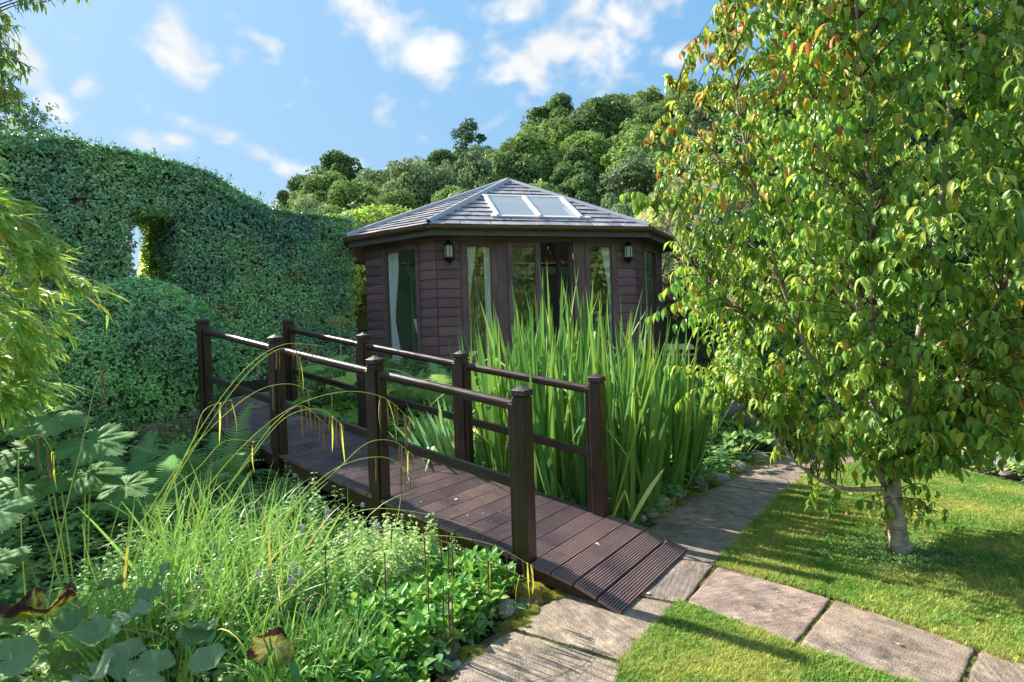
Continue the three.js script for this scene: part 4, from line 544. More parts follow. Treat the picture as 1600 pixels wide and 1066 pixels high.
// ------------------------------------------------------------------ the small tree on the lawn
{
  reseed(301);
  const t = thing('small_tree', 'small multi-stemmed tree with drooping green and orange leaves on the lawn', 'tree', [2.47, 0, -3.62]);
  const bark = M.bark.clone(); bark.color = C(0.62, 0.55, 0.48);
  const P = (x, y, d) => new THREE.Vector3(x, y, -d), stems = [];
  part('trunk', tube(curve([P(0.02, -0.06, 0), P(0.0, 0.06, 0), P(-0.02, 0.25, 0.01), P(-0.03, 0.46, 0.02), P(-0.03, 0.6, 0.03)], 16), (f) => 0.07 * Math.exp(-f * 9) + lerp(0.054, 0.05, f), 0, 14), bark, t);
  const stem = (pts, r0, r1, nm = 'stem') => { const c = curve(pts, 26).map((p, i) => p.add(new THREE.Vector3(0.022 * n3(p.y * 3, r0 * 900, 1), 0, 0.022 * n3(p.y * 3, r0 * 900, 5)))); part(nm, tube(c, (f) => lerp(r0 * 0.72, r1 * 0.55, Math.pow(f, 0.75)), 0, 9), bark, t); c.forEach((p, i) => stems.push([p, lerp(r0, r1, i / 26)])); };
  stem([P(-0.03, 0.56, 0.02), P(-0.09, 0.85, 0.05), P(-0.1, 1.3, 0.1), P(-0.22, 2.1, 0.2), P(-0.3, 3.0, 0.3), P(-0.42, 4.2, 0.3)], 0.058, 0.012);
  stem([P(-0.02, 0.56, 0.03), P(0.05, 0.9, 0.0), P(0.12, 1.5, -0.08), P(0.2, 2.4, -0.2), P(0.22, 3.4, -0.25), P(0.3, 4.5, -0.3)], 0.052, 0.012);
  stem([P(-0.06, 0.44, 0.02), P(-0.2, 0.66, 0.0), P(-0.42, 1.05, 0.05), P(-0.62, 1.7, 0.15), P(-0.8, 2.5, 0.2), P(-0.95, 3.5, 0.25)], 0.040, 0.009);
  stem([P(-0.04, 0.5, 0.04), P(0.0, 0.8, 0.2), P(0.1, 1.4, 0.55), P(0.2, 2.2, 0.8), P(0.25, 3.3, 1.0)], 0.040, 0.010);
  stem([P(0.0, 0.5, 0.0), P(0.25, 0.8, 0.0), P(0.6, 1.25, 0.05), P(0.85, 2.0, 0.1), P(1.0, 3.2, 0.1)], 0.038, 0.010);
  stem([P(0.0, 0.6, 0.0), P(0.12, 0.95, -0.2), P(0.2, 1.5, -0.5), P(0.25, 2.3, -0.75), P(0.2, 3.3, -0.9)], 0.034, 0.009);
  stem([P(-0.05, 0.7, 0.05), P(-0.25, 1.1, -0.15), P(-0.4, 1.7, -0.4), P(-0.5, 2.6, -0.55), P(-0.6, 3.6, -0.6)], 0.032, 0.009);
  stem([P(-0.08, 0.42, 0.0), P(-0.3, 0.40, 0.12), P(-0.5, 0.52, 0.25), P(-0.72, 0.82, 0.35), P(-0.95, 1.05, 0.4)], 0.026, 0.007, 'branch');
  stem([P(0.05, 0.62, 0.0), P(0.4, 0.82, 0.15), P(0.8, 0.92, 0.25), P(1.3, 1.1, 0.4)], 0.024, 0.006, 'branch');
  stem([P(-0.2, 1.6, 0.1), P(-0.7, 2.2, 0.1), P(-1.1, 2.7, 0.15), P(-1.38, 3.1, 0.1)], 0.020, 0.005, 'branch');
  stem([P(-0.1, 1.0, 0.05), P(-0.6, 1.35, 0.1), P(-1.1, 1.75, 0.15), P(-1.5, 2.3, 0.1)], 0.020, 0.005, 'branch');
  stem([P(0.1, 1.2, 0), P(0.6, 1.7, -0.2), P(1.1, 2.3, -0.3), P(1.4, 3.0, -0.3)], 0.022, 0.006, 'branch');
  // leaves
  const lo = { segs: 6, shape: 0.40, point: 1.2 }, G = [leafGeo(0.090, 0.032, { ...lo, fold: 0.5, curl: 1.3 }), leafGeo(0.084, 0.030, { ...lo, fold: 0.8, curl: 1.7 }), leafGeo(0.096, 0.035, { ...lo, fold: 0.35, curl: 0.9, wave: 0.15 }), leafGeo(0.078, 0.030, { ...lo, fold: 1.0, curl: 2.1 }), leafGeo(0.088, 0.033, { ...lo, fold: 0.6, curl: 0.6, wave: 0.2 })];
  const envR = (h, a) => interp([0.62, 0.8, 1.05, 1.4, 1.8, 2.4, 2.9, 3.4, 3.9, 4.6, 5.2], [0.25, 0.6, 1.05, 1.28, 1.42, 1.5, 1.38, 1.2, 1.08, 0.8, 0.3], h) * (1 - 0.28 * Math.max(0, Math.sin(a))) * (1 + 0.35 * Math.max(0, Math.cos(a)) * smoothstep(1.5 - h, 0, 0.6)) * (1 + 0.16 * n3(Math.cos(a) * 1.5, h * 1.3, Math.sin(a) * 1.5 + 9));
  const list = [], tw = [];
  const twig = (tip, from, drop, nl, sz = 1) => {
    const mid = from.clone().lerp(tip, 0.5).add(new THREE.Vector3(gauss() * 0.04, 0.02 + R(0, 0.09), gauss() * 0.04)), end = tip.clone().add(new THREE.Vector3(0, -drop, 0)), c = new THREE.QuadraticBezierCurve3(from, mid, end).getPoints(10), L = from.distanceTo(end); tw.push(tube(c, 0.0048, 0.0014, 4));
    const span = Math.min(0.8, 0.5 / L); const n = nl;
    for (let i = 0; i < n; i++) {
      const f = 1 - span * (Math.floor(i / 2) / (n / 2)), k = Math.min(9.99, f * 10), a = c[Math.floor(k)], b = c[Math.min(10, Math.floor(k) + 1)], p = a.clone().lerp(b, k % 1), d = b.clone().sub(c[Math.max(0, Math.floor(k) - 1)]).normalize(), side = new THREE.Vector3().crossVectors(d, UP).normalize().multiplyScalar(i % 2 ? 1 : -1), q = side.multiplyScalar(0.75).addScaledVector(d, 0.4).add(new THREE.Vector3(gauss() * 0.3, -0.75 + gauss() * 0.4, gauss() * 0.3));
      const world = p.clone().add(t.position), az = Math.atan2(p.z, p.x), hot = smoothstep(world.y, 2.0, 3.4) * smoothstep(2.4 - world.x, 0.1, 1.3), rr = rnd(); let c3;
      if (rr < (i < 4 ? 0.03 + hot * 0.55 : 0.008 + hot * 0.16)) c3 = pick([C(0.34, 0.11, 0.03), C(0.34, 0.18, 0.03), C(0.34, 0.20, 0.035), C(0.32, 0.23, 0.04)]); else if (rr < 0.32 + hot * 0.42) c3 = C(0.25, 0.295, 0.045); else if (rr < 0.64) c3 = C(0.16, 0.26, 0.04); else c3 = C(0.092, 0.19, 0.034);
      list.push({ m: frame(p, q, UP, R(0.65, 1.2) * sz), g: Math.floor(rnd() * 5), c: vary(c3, 0.18, 0.1), s: 1 });
    }
  };
  let made = 0;
  for (let i = 0; made < 2700 && i < 20000; i++) {
    const h = R(0.7, 4.9), a = R(0, 6.283), rr = envR(h, a) * Math.pow(rnd(), 0.42), tip = new THREE.Vector3(Math.cos(a) * rr - 0.02 + (h - 1) * 0.03, h, Math.sin(a) * rr);
    if (tip.z > 0.75 && tip.y < 1.35) continue; if (n3(tip.x * 2.2, tip.y * 2.2, tip.z * 2.2) < -0.24) continue;
    let best = null, bd = 1e9; for (const s of stems) { if (s[0].y > tip.y + 0.1) continue; const d = s[0].distanceTo(tip) + Math.abs(tip.y - s[0].y - 0.5) * 0.7; if (d < bd) { bd = d; best = s; } } if (!best || bd > 1.7) continue;
    made++; twig(tip, best[0].clone(), R(0.02, 0.1), Math.floor(R(9, 16)));
  }
  // long sprays that reach out to the left, towards the summerhouse
  for (const [x, y, d] of [[-1.78, 2.42, 0], [-1.62, 2.36, 0.1], [-1.5, 1.72, 0.05], [-1.56, 1.55, 0.0], [-1.45, 1.35, 0.1], [-1.4, 3.15, 0.1], [-1.5, 2.9, 0.1], [-1.3, 1.05, 0.2], [-1.05, 0.86, 0.25], [-1.2, 0.98, 0.3], [-1.25, 3.4, 0.1], [-1.1, 3.6, 0], [0.55, 0.80, 0.2], [0.75, 0.76, 0.1], [0.95, 0.78, 0.2], [1.15, 0.84, 0.1], [0.85, 0.9, -0.1], [0.4, 0.86, -0.2], [0.25, 0.78, 0.1], [-0.3, 0.72, 0.3], [-0.55, 0.78, 0.2], [-0.15, 0.7, -0.2], [0.65, 0.86, 0.4], [1.0, 0.95, 0.4], [-1.4, 2.5, 0.1], [-0.5, 0.33, 0.1], [-0.42, 0.42, 0.25], [-0.6, 0.62, 0.3], [0.3, 0.6, 0.1], [0.2, 0.66, 0.25], [-0.25, 0.62, 0.3], [0.05, 0.7, 0.4], [0.5, 0.68, 0.0], [0.8, 0.64, 0.1], [1.0, 0.63, 0.0], [1.2, 0.66, 0.2], [0.95, 0.7, -0.2], [1.35, 0.72, 0.0]]) for (let k = 0; k < 2; k++) { const tip = new THREE.Vector3(x + k * 0.14 + gauss() * 0.03, y + gauss() * 0.05, -d + gauss() * 0.12); let best = null, bd = 1e9; for (const s of stems) { const q = s[0].distanceTo(tip); if (q < bd && s[0].y < tip.y + 0.1) { bd = q; best = s; } } twig(tip, best[0].clone(), 0.05, 12); }
  // little shoots low on the trunk, some turned red
  for (let i = 0; i < 26; i++) { const a = R(0, 6.28), y = R(0.2, 0.62), b = new THREE.Vector3(-0.02, y, 0), tip = b.clone().add(new THREE.Vector3(Math.cos(a) * R(0.18, 0.4), R(-0.05, 0.12), Math.sin(a) * R(0.1, 0.3))); twig(tip, b, 0.08, 6, 0.85); }
  for (let i = 0; i < 8; i++) list.push({ m: frame(new THREE.Vector3(-0.14 + gauss() * 0.03, R(0.12, 0.3), 0.08 + gauss() * 0.03), new THREE.Vector3(gauss() * 0.4, -0.6, 0.5), UP, R(0.45, 0.7)), g: i % 4, c: i % 3 ? C(0.20, 0.10, 0.04) : C(0.28, 0.04, 0.02), s: 2 });
  leavesOf(list, G, [...tones(list, 16, M.treeLeaf), Object.assign(M.treeLeaf.clone(), { color: C(0.50, 0.09, 0.05) }), Object.assign(M.treeLeaf.clone(), { color: C(0.55, 0.22, 0.06) })], t, { mat: M.treeLeaf });
  stuff(part('twigs', mergeGeometries(tw), Object.assign(M.bark.clone(), { color: C(0.26, 0.19, 0.14) }), t));
}

// ------------------------------------------------------------------ iris leaves beside the bridge
function bladeClump(name, label, cat, spots, { wid = 0.03, geos, hs, col, dry = 0.06, lean = 0.12, mat = M.blade, partName = 'blade', most = 300, parentPos = [0, 0, 0], grp } = {}) {
  const t = thing(name, label, cat, parentPos, 0, grp), list = [];
  for (const [x, y, d, k, tx = 0, tz = 0] of spots) { const h = hs(x, d) * (k ?? 1) * (0.6 + 0.5 * Math.sqrt(rnd())), q = new THREE.Quaternion().setFromEuler(new THREE.Euler(gauss() * lean + tz, R(0, 6.283), gauss() * lean, 'YXZ')); const tilt = new THREE.Quaternion().setFromUnitVectors(UP, new THREE.Vector3(tx, 1, tz).normalize()); const m = new THREE.Matrix4().compose(new THREE.Vector3(x, y, -d), tilt.multiply(q), new THREE.Vector3(R(0.8, 1.25), h, h)); const rr = rnd(), c = rr < dry ? pick([C(0.42, 0.34, 0.07), C(0.34, 0.20, 0.07), C(0.46, 0.42, 0.14)]) : C(...col).lerp(C(0.165, 0.25, 0.04), Math.pow(rnd(), 2.1)); list.push({ m, g: Math.floor(rnd() * geos.length), c: vary(c, 0.16, 0.08), s: h }); }
  leavesOf(list, geos, tones(list, 10, mat), t, { name: partName, rest: partName + 's', most, mat }); return t;
}
reseed(401);
const IRIS = [bladeGeo(0.046, 0.06, { tip: 0.55 }), bladeGeo(0.052, 0.12, { tip: 0.55 }), bladeGeo(0.042, 0.2, { tip: 0.5 }), bladeGeo(0.048, 0.03, { tip: 0.6 }), bladeGeo(0.044, 0.38, { tip: 0.5 }), bladeGeo(0.042, 0.2, { kink: 1.9 }), bladeGeo(0.050, 0.1, { tip: 0.5 }), bladeGeo(0.046, 0.08, { tip: 0.6 })];
{
  const spots = [], fans = [], poly = [[0.72, 4.12], [1.02, 4.34], [1.3, 4.75], [1.72, 5.2], [1.7, 5.9], [0.8, 6.2], [-0.35, 6.0], [-0.5, 5.3], [0.1, 4.72], [0.55, 4.25]];
  for (let i = 0; i < 4000 && fans.length < 96; i++) { const x = R(-0.6, 1.8), d = R(4.1, 6.2); if (!inside(poly, x, d) || fans.some((f) => Math.hypot(f[0] - x, f[1] - d) < 0.105)) continue; fans.push([x, d]); const a = R(0, 6.283), e = clamp((x - 0.45) / 1.2, -1, 1), k = R(0.72, 1.08), n = 5 + Math.floor(rnd() * 3); for (let j = 0; j < n; j++) { const q = (j - (n - 1) / 2) / (n - 1), sp = q * 0.34 + gauss() * 0.03; spots.push([x + Math.cos(a) * q * 0.06, land(x, d) - 0.02, d + Math.sin(a) * q * 0.06, k * (1 - 0.55 * q * q), e * 0.13 + Math.cos(a) * sp, 0.02 + Math.sin(a) * sp]); } }
  bladeClump('iris_clump', 'tall clump of green sword-shaped iris leaves beside the bridge, before the summerhouse', 'iris', spots, { geos: IRIS, hs: (x, d) => interp([-0.6, -0.1, 0.4, 1.0, 1.4, 1.9], [1.45, 1.7, 1.95, 1.86, 1.5, 1.25], x) * interp([4, 5, 6], [0.84, 1, 0.98], d), col: [0.050, 0.135, 0.034], dry: 0.04, lean: 0.05 });
  const dead = []; for (let i = 0; i < 46; i++) { const [x, d] = pick(fans); if (d > 5.2) continue; dead.push([x + gauss() * 0.05, land(x, d), d - 0.06 + gauss() * 0.04, 1, gauss() * 0.6, 0.35 + gauss() * 0.4]); }
  bladeClump('dead_iris_leaves', 'bent brown dead leaves at the foot of the iris clump', 'dead leaves', dead, { geos: [bladeGeo(0.03, 1.2), bladeGeo(0.026, 2.0), bladeGeo(0.03, 0.3, { kink: 2.2 })], hs: () => 0.55, col: [0.22, 0.15, 0.06], dry: 0.7, lean: 0.3, partName: 'dead_blade' });
  const s2 = []; for (let i = 0; i < 70; i++) s2.push([-0.5 + gauss() * 0.14, land(-0.5, 5.2), 5.15 + gauss() * 0.12, 1, -0.25 + gauss() * 0.28, gauss() * 0.15]);
  bladeClump('iris_clump', 'small spreading clump of iris leaves between the two handrails beside a fern', 'iris', s2, { geos: IRIS, hs: () => 0.85, col: [0.13, 0.25, 0.12], dry: 0.05 });
}

// ------------------------------------------------------------------ ferns
const FROND = (() => {
  const make = (n, curl, droop) => { const pos = [], idx = []; let y = 0, z = 0; const tri = (a, b, c) => { const o = pos.length / 3; pos.push(...a, ...b, ...c); idx.push(o, o + 1, o + 2); };
    for (let i = 0; i < n; i++) { const t = i / n, a = curl * t * t, st = 1 / n; z += Math.cos(a) * st; y -= Math.sin(a) * st; const L = (0.15 + 0.04 * Math.abs(Math.sin(i * 2.7))) * Math.pow(Math.sin(Math.PI * Math.pow(0.06 + t * 0.94, 0.62)), 0.9) + 0.004, w = st * 0.36;
      for (const s of [-1, 1]) { const fw = 0.25 + 0.07 * Math.sin(i * 5.1 + s), m = 8; for (let k = 0; k < m; k++) { const u0 = k / m, u1 = (k + 1) / m, wa = w * 1.15 * Math.pow(1 - u0, 0.7) * (k % 2 ? 0.72 : 1), wb = w * 1.15 * Math.pow(1 - u1, 0.7) * (k % 2 ? 1 : 0.72), y0 = y - droop * L * u0 * u0, y1 = y - droop * L * u1 * u1, x0 = s * L * u0, x1 = s * L * u1, z0 = z + fw * L * u0 * u0 * 1.3, z1 = z + fw * L * u1 * u1 * 1.3; tri([x0, y0, z0 - wa], [x1, y1, z1 - wb], [x1, y1, z1 + wb]); tri([x0, y0, z0 - wa], [x1, y1, z1 + wb], [x0, y0, z0 + wa]); } }
      tri([-0.0035 * (1 - t), y, z - st], [0.0035 * (1 - t), y, z - st], [0, y - 0.001, z + st * 0.2]); }
    return geoFrom(pos, idx); };
  return [make(30, 1.2, 0.3), make(28, 1.7, 0.5), make(32, 0.8, 0.2)];
})();
const fernTones = [[0.11, 0.215, 0.085], [0.14, 0.245, 0.085], [0.155, 0.245, 0.075], [0.185, 0.24, 0.08]].map((c) => leafMat(C(...c), 0.4, 0.15));
function fern(label, X, D, n, len, up = 0.9, tone = [0, 1, 2], y = null) { const t = thing('fern', label, 'fern', V(X, y ?? land(X, D), D)); for (let i = 0; i < n; i++) { const a = i / n * 6.283 + R(-0.3, 0.3), e = up + gauss() * 0.2, d = new THREE.Vector3(Math.cos(a) * Math.cos(e), Math.sin(e), Math.sin(a) * Math.cos(e)), m = frame(new THREE.Vector3(Math.cos(a) * 0.03, 0, Math.sin(a) * 0.03), d, UP, len * R(0.75, 1.1)), f = part('frond', FROND[i % 3], fernTones[pick(tone)], t); m.decompose(f.position, f.quaternion, f.scale); } return t; }
reseed(501);
fern('fern in shade at the foot of the round shrub, left of the bridge', -2.75, 4.35, 20, 0.85, 0.95, [0, 1]);
fern('fern beside the second near post of the bridge, fronds over the deck edge', -2.0, 4.4, 18, 0.7, 0.8, [0, 1]);
fern('fern below the path end, behind the arching sedge stems', -2.6, 4.9, 18, 0.85, 0.95, [0, 1]);
fern('small fern low beside the large lobed leaves at the left', -2.35, 3.65, 10, 0.5, 0.5, [0, 1]);
fern('dark fern tucked against the round shrub', -3.2, 4.7, 16, 0.75, 1.05, [0]);
fern('tall fern standing against the left corner of the summerhouse', -0.85, 6.9, 12, 1.0, 1.05, [1, 2, 3]);
fern('bright fern in front of the left slanting window', -1.25, 7.0, 10, 0.8, 0.9, [2, 3]);
fern('fern between the far handrail and the iris', -0.95, 5.95, 12, 0.75, 0.7, [1, 2]);
fern('low fern on the bank just beyond the deck', -1.3, 5.6, 11, 0.55, 0.45, [0, 1, 2]);
fern('fern at the foot of the far middle post', -1.75, 6.3, 10, 0.5, 0.5, [0, 1]);
fern('fern at the base of the hedge behind the bridge end', -2.75, 7.9, 10, 0.55, 0.8, [0, 1]);
fern('fern by the left corner of the summerhouse under the hedge', -2.1, 8.4, 10, 0.6, 0.8, [0, 1]);

// ------------------------------------------------------------------ large leaves
function lobed(r, lobes, { cut = 0.35, teeth = 0.05, cup = 0.12, ribs = 0.03, notch = 0.9, rings = 10, seg = 84, wav = 0.05, sd = 0 } = {}) {   // lies in the xz plane, stalk at the origin, tip towards +z
  const pos = [0, 0, 0], idx = [], uv = [0.5, 0.5];
  for (let j = 1; j <= rings; j++) for (let i = 0; i <= seg; i++) { const a = -Math.PI * notch + 2 * Math.PI * notch * i / seg, lo = lobes ? Math.pow(Math.abs(Math.cos(a * lobes / 2)), 0.7) : 1, th = teeth * (Math.abs(((i * 0.5) % 1) - 0.5) * 2 + 0.6 * n3(i * 0.7, sd, 2)), rr = r * (1 - cut * (1 - lo)) * (1 - 0.22 * Math.abs(a) / Math.PI) * (1 + th), f = j / rings, q = rr * f; const rib = lobes ? Math.abs(Math.cos(a * lobes / 2)) : Math.abs(Math.cos(a * 5)); const y = cup * r * f * f + ribs * r * (1 - Math.pow(rib, 6)) * Math.sin(f * 3) + wav * r * f * f * Math.sin(a * 5 + sd) + 0.03 * r * n3(q / r * 4 * Math.cos(a), q / r * 4 * Math.sin(a), sd); pos.push(Math.sin(a) * q, y, Math.cos(a) * q); uv.push(0.5 + 0.5 * Math.sin(a) * f, 0.5 + 0.5 * Math.cos(a) * f); }
  const w = seg + 1; for (let i = 0; i < seg; i++) idx.push(0, 1 + i, 2 + i); for (let j = 0; j < rings - 1; j++) for (let i = 0; i < seg; i++) { const o = 1 + j * w + i; idx.push(o, o + w, o + 1, o + 1, o + w, o + w + 1); } return geoFrom(pos, idx, uv);
}
const bigMat = (c, th = 0.3) => leafMat(C(c[0] * 0.8, c[1] * 0.9, c[2] * 0.5), th, 0.12, { bumpMap: rep(veinBump, 5, 5), bumpScale: 0.006, clearcoatRoughness: 0.45 });
function bigLeaf(parent, geo, mat, p, dir, up, s, label) { const base = parent.position, loc = p.clone().sub(base), m = frame(loc, dir, up, s), l = part('leaf', geo, mat, parent); m.decompose(l.position, l.quaternion, l.scale); if (label) l.userData.label = label; const foot = new THREE.Vector3(loc.x * 0.3, 0, loc.z * 0.3); part('stalk', tube(curve([foot, foot.clone().lerp(loc, 0.5).add(new THREE.Vector3(0, 0.04, 0)), loc], 8), 0.010 * Math.sqrt(s), 0.006 * Math.sqrt(s), 6), bigStalk, parent); return l; }
const bigStalk = leafMat(C(0.20, 0.26, 0.07), 0.1, 0.2);
{
  reseed(601);
  const GR = [lobed(1, 5, { cut: 0.42, teeth: 0.12, cup: -0.15, ribs: 0.06, sd: 1 }), lobed(1, 7, { cut: 0.35, teeth: 0.14, cup: -0.05, ribs: 0.05, sd: 4 })];
  const green = [bigMat([0.10, 0.19, 0.085]), bigMat([0.075, 0.165, 0.065]), bigMat([0.12, 0.21, 0.06])];
  const a = thing('lobed_leaf_plant', 'plant with large dark lobed leaves under the bamboo at the left edge', 'foliage plant', V(-2.55, 0.05, 3.25));
  for (const [X, H, D, dx, dz, s, g, m] of [[-2.52, 1.12, 3.05, 0.5, 0.8, 0.19, 0, 0], [-2.27, 1.0, 3.0, 1, 0.3, 0.2, 1, 1], [-2.65, 0.95, 3.1, -0.2, 1, 0.19, 1, 1], [-2.35, 0.82, 3.05, 0.6, 0.8, 0.19, 0, 1], [-2.65, 0.78, 3.0, -0.5, 0.8, 0.2, 0, 0], [-2.2, 0.72, 3.15, 1, 0.4, 0.15, 1, 0], [-2.8, 1.1, 3.3, -0.6, 0.5, 0.17, 0, 1]]) bigLeaf(a, GR[g], green[m], V(X, H, D), new THREE.Vector3(dx, -0.25, dz), new THREE.Vector3(0.15, 1, 0.45), s);
  const b = thing('lobed_leaf_plant', 'blue-green lobed leaves close to the viewer, cut by the left edge', 'foliage plant', V(-2.15, 0.0, 2.25));
  for (const [X, H, D, dx, dz, s, g] of [[-2.08, 0.86, 2.2, 0.9, 0.35, 0.145, 0], [-2.10, 0.77, 2.15, 0.8, 0.6, 0.15, 1], [-2.1, 0.66, 2.2, 0.9, 0.45, 0.14, 0]]) bigLeaf(b, GR[g], bigMat([0.12, 0.22, 0.12]), V(X, H, D), new THREE.Vector3(dx, -0.12, dz), new THREE.Vector3(0.1, 1, 0.5), s);
  // round cupped leaves in the bottom left corner
  const RD = [lobed(1, 0, { cut: 0, teeth: 0.07, cup: 0.55, ribs: 0.05, notch: 0.93, wav: 0.16, sd: 2 }), lobed(1, 0, { cut: 0, teeth: 0.06, cup: 0.3, ribs: 0.05, notch: 0.9, wav: 0.2, sd: 5 }), lobed(1, 0, { cut: 0, teeth: 0.06, cup: 0.6, ribs: 0.02, notch: 0.95, wav: 0.08, sd: 8 })];
  const rm = [[0.13, 0.24, 0.10], [0.17, 0.28, 0.135], [0.12, 0.20, 0.045], [0.19, 0.29, 0.155]].map((c) => leafMat(C(...c), 0.3, 0.3, { bumpMap: rep(veinBump, 5, 5), bumpScale: 0.008, clearcoatRoughness: 0.3 }));
  const c = thing('round_leaf_plant', 'low plant with round cupped grey-green leaves in the lower left corner', 'foliage plant', V(-1.5, -0.06, 2.35));
  const at = (px, py, D) => { const dx = px - 800, dy = py - 533; const tx = dx - dy * 0.033, ty = dx * 0.033 + dy; return V(tx / 877 * D, 1.5 - ty / 877 * D - 0.012 * D, D); };
  for (const [px, py, D, s, g, m] of [[165, 920, 2.5, 0.085, 1, 2], [225, 940, 2.5, 0.095, 1, 0], [205, 968, 2.35, 0.11, 1, 3], [110, 985, 2.3, 0.10, 0, 0], [145, 1005, 2.25, 0.12, 0, 1], [60, 1010, 2.25, 0.09, 1, 2], [195, 1035, 2.2, 0.11, 1, 3], [140, 1060, 2.1, 0.13, 1, 3], [240, 1055, 2.15, 0.12, 1, 1], [300, 1010, 2.3, 0.11, 0, 0], [310, 985, 2.35, 0.09, 1, 1], [325, 1045, 2.2, 0.10, 2, 1], [290, 965, 2.4, 0.09, 2, 2], [30, 1055, 2.1, 0.13, 1, 1], [10, 980, 2.25, 0.1, 1, 2], [95, 940, 2.45, 0.08, 1, 2], [255, 900, 2.6, 0.08, 1, 1], [85, 1050, 2.15, 0.10, 0, 2], [10, 1035, 2.0, 0.11, 1, 1]]) bigLeaf(c, RD[g], rm[m], at(px, py, D), new THREE.Vector3(gauss(), 0.1, gauss()), new THREE.Vector3(gauss() * 0.4, 1, 0.35 + gauss() * 0.45), s * 0.72);
  const wither = (pale, edge, s0) => tex(256, (u, v) => { const q = Math.hypot(u - 0.5, v - 0.5) * 2, n = tn(u, v, 4, s0, 5), k = smoothstep(q + n * 1.1 + 0.35 * (v - 0.5), edge, edge + 0.22), vein = 0.12 * Math.pow(Math.abs(Math.cos(Math.atan2(u - 0.5, v - 0.5) * 5)), 20) * (1 - k), y = smoothstep(q + n, 0.25, 0.7); return [lerp(lerp(pale[0], 0.72, y * 0.5) + vein, 0.26 + 0.2 * n, k), lerp(lerp(pale[1], 0.66, y * 0.5) + vein, 0.15 + 0.15 * n, k), lerp(lerp(pale[2], 0.2, y * 0.6) + vein, 0.13 + 0.12 * n, k)]; }, { srgb: true });
  const dm = leafMat(WHITE, 0.25, 0.3, { map: wither([0.62, 0.64, 0.18], 0.72, 71), bumpMap: rep(veinBump, 4, 4), bumpScale: 0.004 });
  bigLeaf(c, RD[0], dm, at(60, 965, 2.15), new THREE.Vector3(0.3, 0.1, 1), new THREE.Vector3(-0.1, 1, -0.15), 0.125, 'brown and yellow withered leaf');
  const e = thing('withered_leaf', 'pale withered round leaf with brown edge standing among the grass near the bottom edge', 'leaf', V(-0.98, -0.05, 2.3)); bigLeaf(e, RD[1], leafMat(WHITE, 0.3, 0.3, { map: wither([0.72, 0.74, 0.58], 0.82, 75), bumpMap: rep(veinBump, 4, 4), bumpScale: 0.004 }), at(425, 1015, 2.3), new THREE.Vector3(0.3, 0.9, 0.1), new THREE.Vector3(0.25, 0.25, 1), 0.10);
  // broad leaves behind the bridge
  const f = thing('broad_leaf_plant', 'broad pale green leaves seen through the far handrail', 'foliage plant', V(-2.35, 0.55, 6.8)); const BR = [lobed(1, 3, { cut: 0.12, teeth: 0.04, cup: -0.2, ribs: 0.06, wav: 0.08, sd: 3 }), lobed(1, 0, { cut: 0, teeth: 0.04, cup: -0.12, ribs: 0.05, notch: 0.93, wav: 0.1, sd: 6 })];
  for (const [px, py, D, s, m] of [[475, 575, 6.6, 0.24, 0], [540, 590, 6.5, 0.27, 1], [500, 640, 6.4, 0.32, 0], [555, 640, 6.4, 0.26, 2], [460, 620, 6.5, 0.22, 2], [520, 560, 6.9, 0.22, 0], [590, 610, 6.6, 0.2, 1]]) bigLeaf(f, BR[m % 2], bigMat([[0.15, 0.26, 0.09], [0.23, 0.30, 0.10], [0.11, 0.22, 0.06]][m]), at(px, py, D), new THREE.Vector3(gauss() * 0.8, -0.2, 1), new THREE.Vector3(gauss() * 0.2, 1, 0.7), s);
  // rhubarb-like leaves right of the iris by the path
  const h = thing('bergenia', 'low clump of rounded shiny leaves right of the iris beside the boulders', 'foliage plant', V(2.45, 0.12, 6.15)); for (let i = 0; i < 26; i++) { const X = R(1.9, 2.9), D = R(5.75, 6.6); bigLeaf(h, RD[1], bigMat(pick([[0.10, 0.21, 0.08], [0.16, 0.25, 0.08], [0.13, 0.22, 0.12]])), V(X, land(X, D) + R(0.1, 0.34), D), new THREE.Vector3(gauss(), 0, gauss()), new THREE.Vector3(gauss() * 0.5, 1, gauss() * 0.5 + 0.3), R(0.06, 0.1)); }
  // seed head by the hedge
  const k = thing('angelica_seed_head', 'pale yellow-green seed head on a tall stem before the hedge', 'plant', V(-2.15, 0.7, 7.0)); part('stem', tube(curve([new THREE.Vector3(0, 0, 0), new THREE.Vector3(0.01, 0.6, 0), new THREE.Vector3(0, 1.02, 0)], 8), 0.009, 0.006, 6), bigStalk, k); const st = [], hd = []; for (let i = 0; i < 60; i++) { const d = new THREE.Vector3(gauss(), gauss() * 0.6 + 0.5, gauss()).normalize().multiplyScalar(R(0.09, 0.13)); d.y *= 0.75; const b = new THREE.Vector3(0, 1.0, 0), q = b.clone().add(d); st.push(tube([b, q], 0.0015, 0.001, 3)); for (let j = 0; j < 9; j++) hd.push([new THREE.Matrix4().makeScale(1, 1, 1).setPosition(q.x + gauss() * 0.016, q.y + gauss() * 0.012, q.z + gauss() * 0.016), vary(C(0.42, 0.40, 0.16), 0.2)]); } stuff(part('rays', mergeGeometries(st), bigStalk, k)); inst('seeds', new THREE.SphereGeometry(0.005, 5, 4), M.moss, hd, k);
}

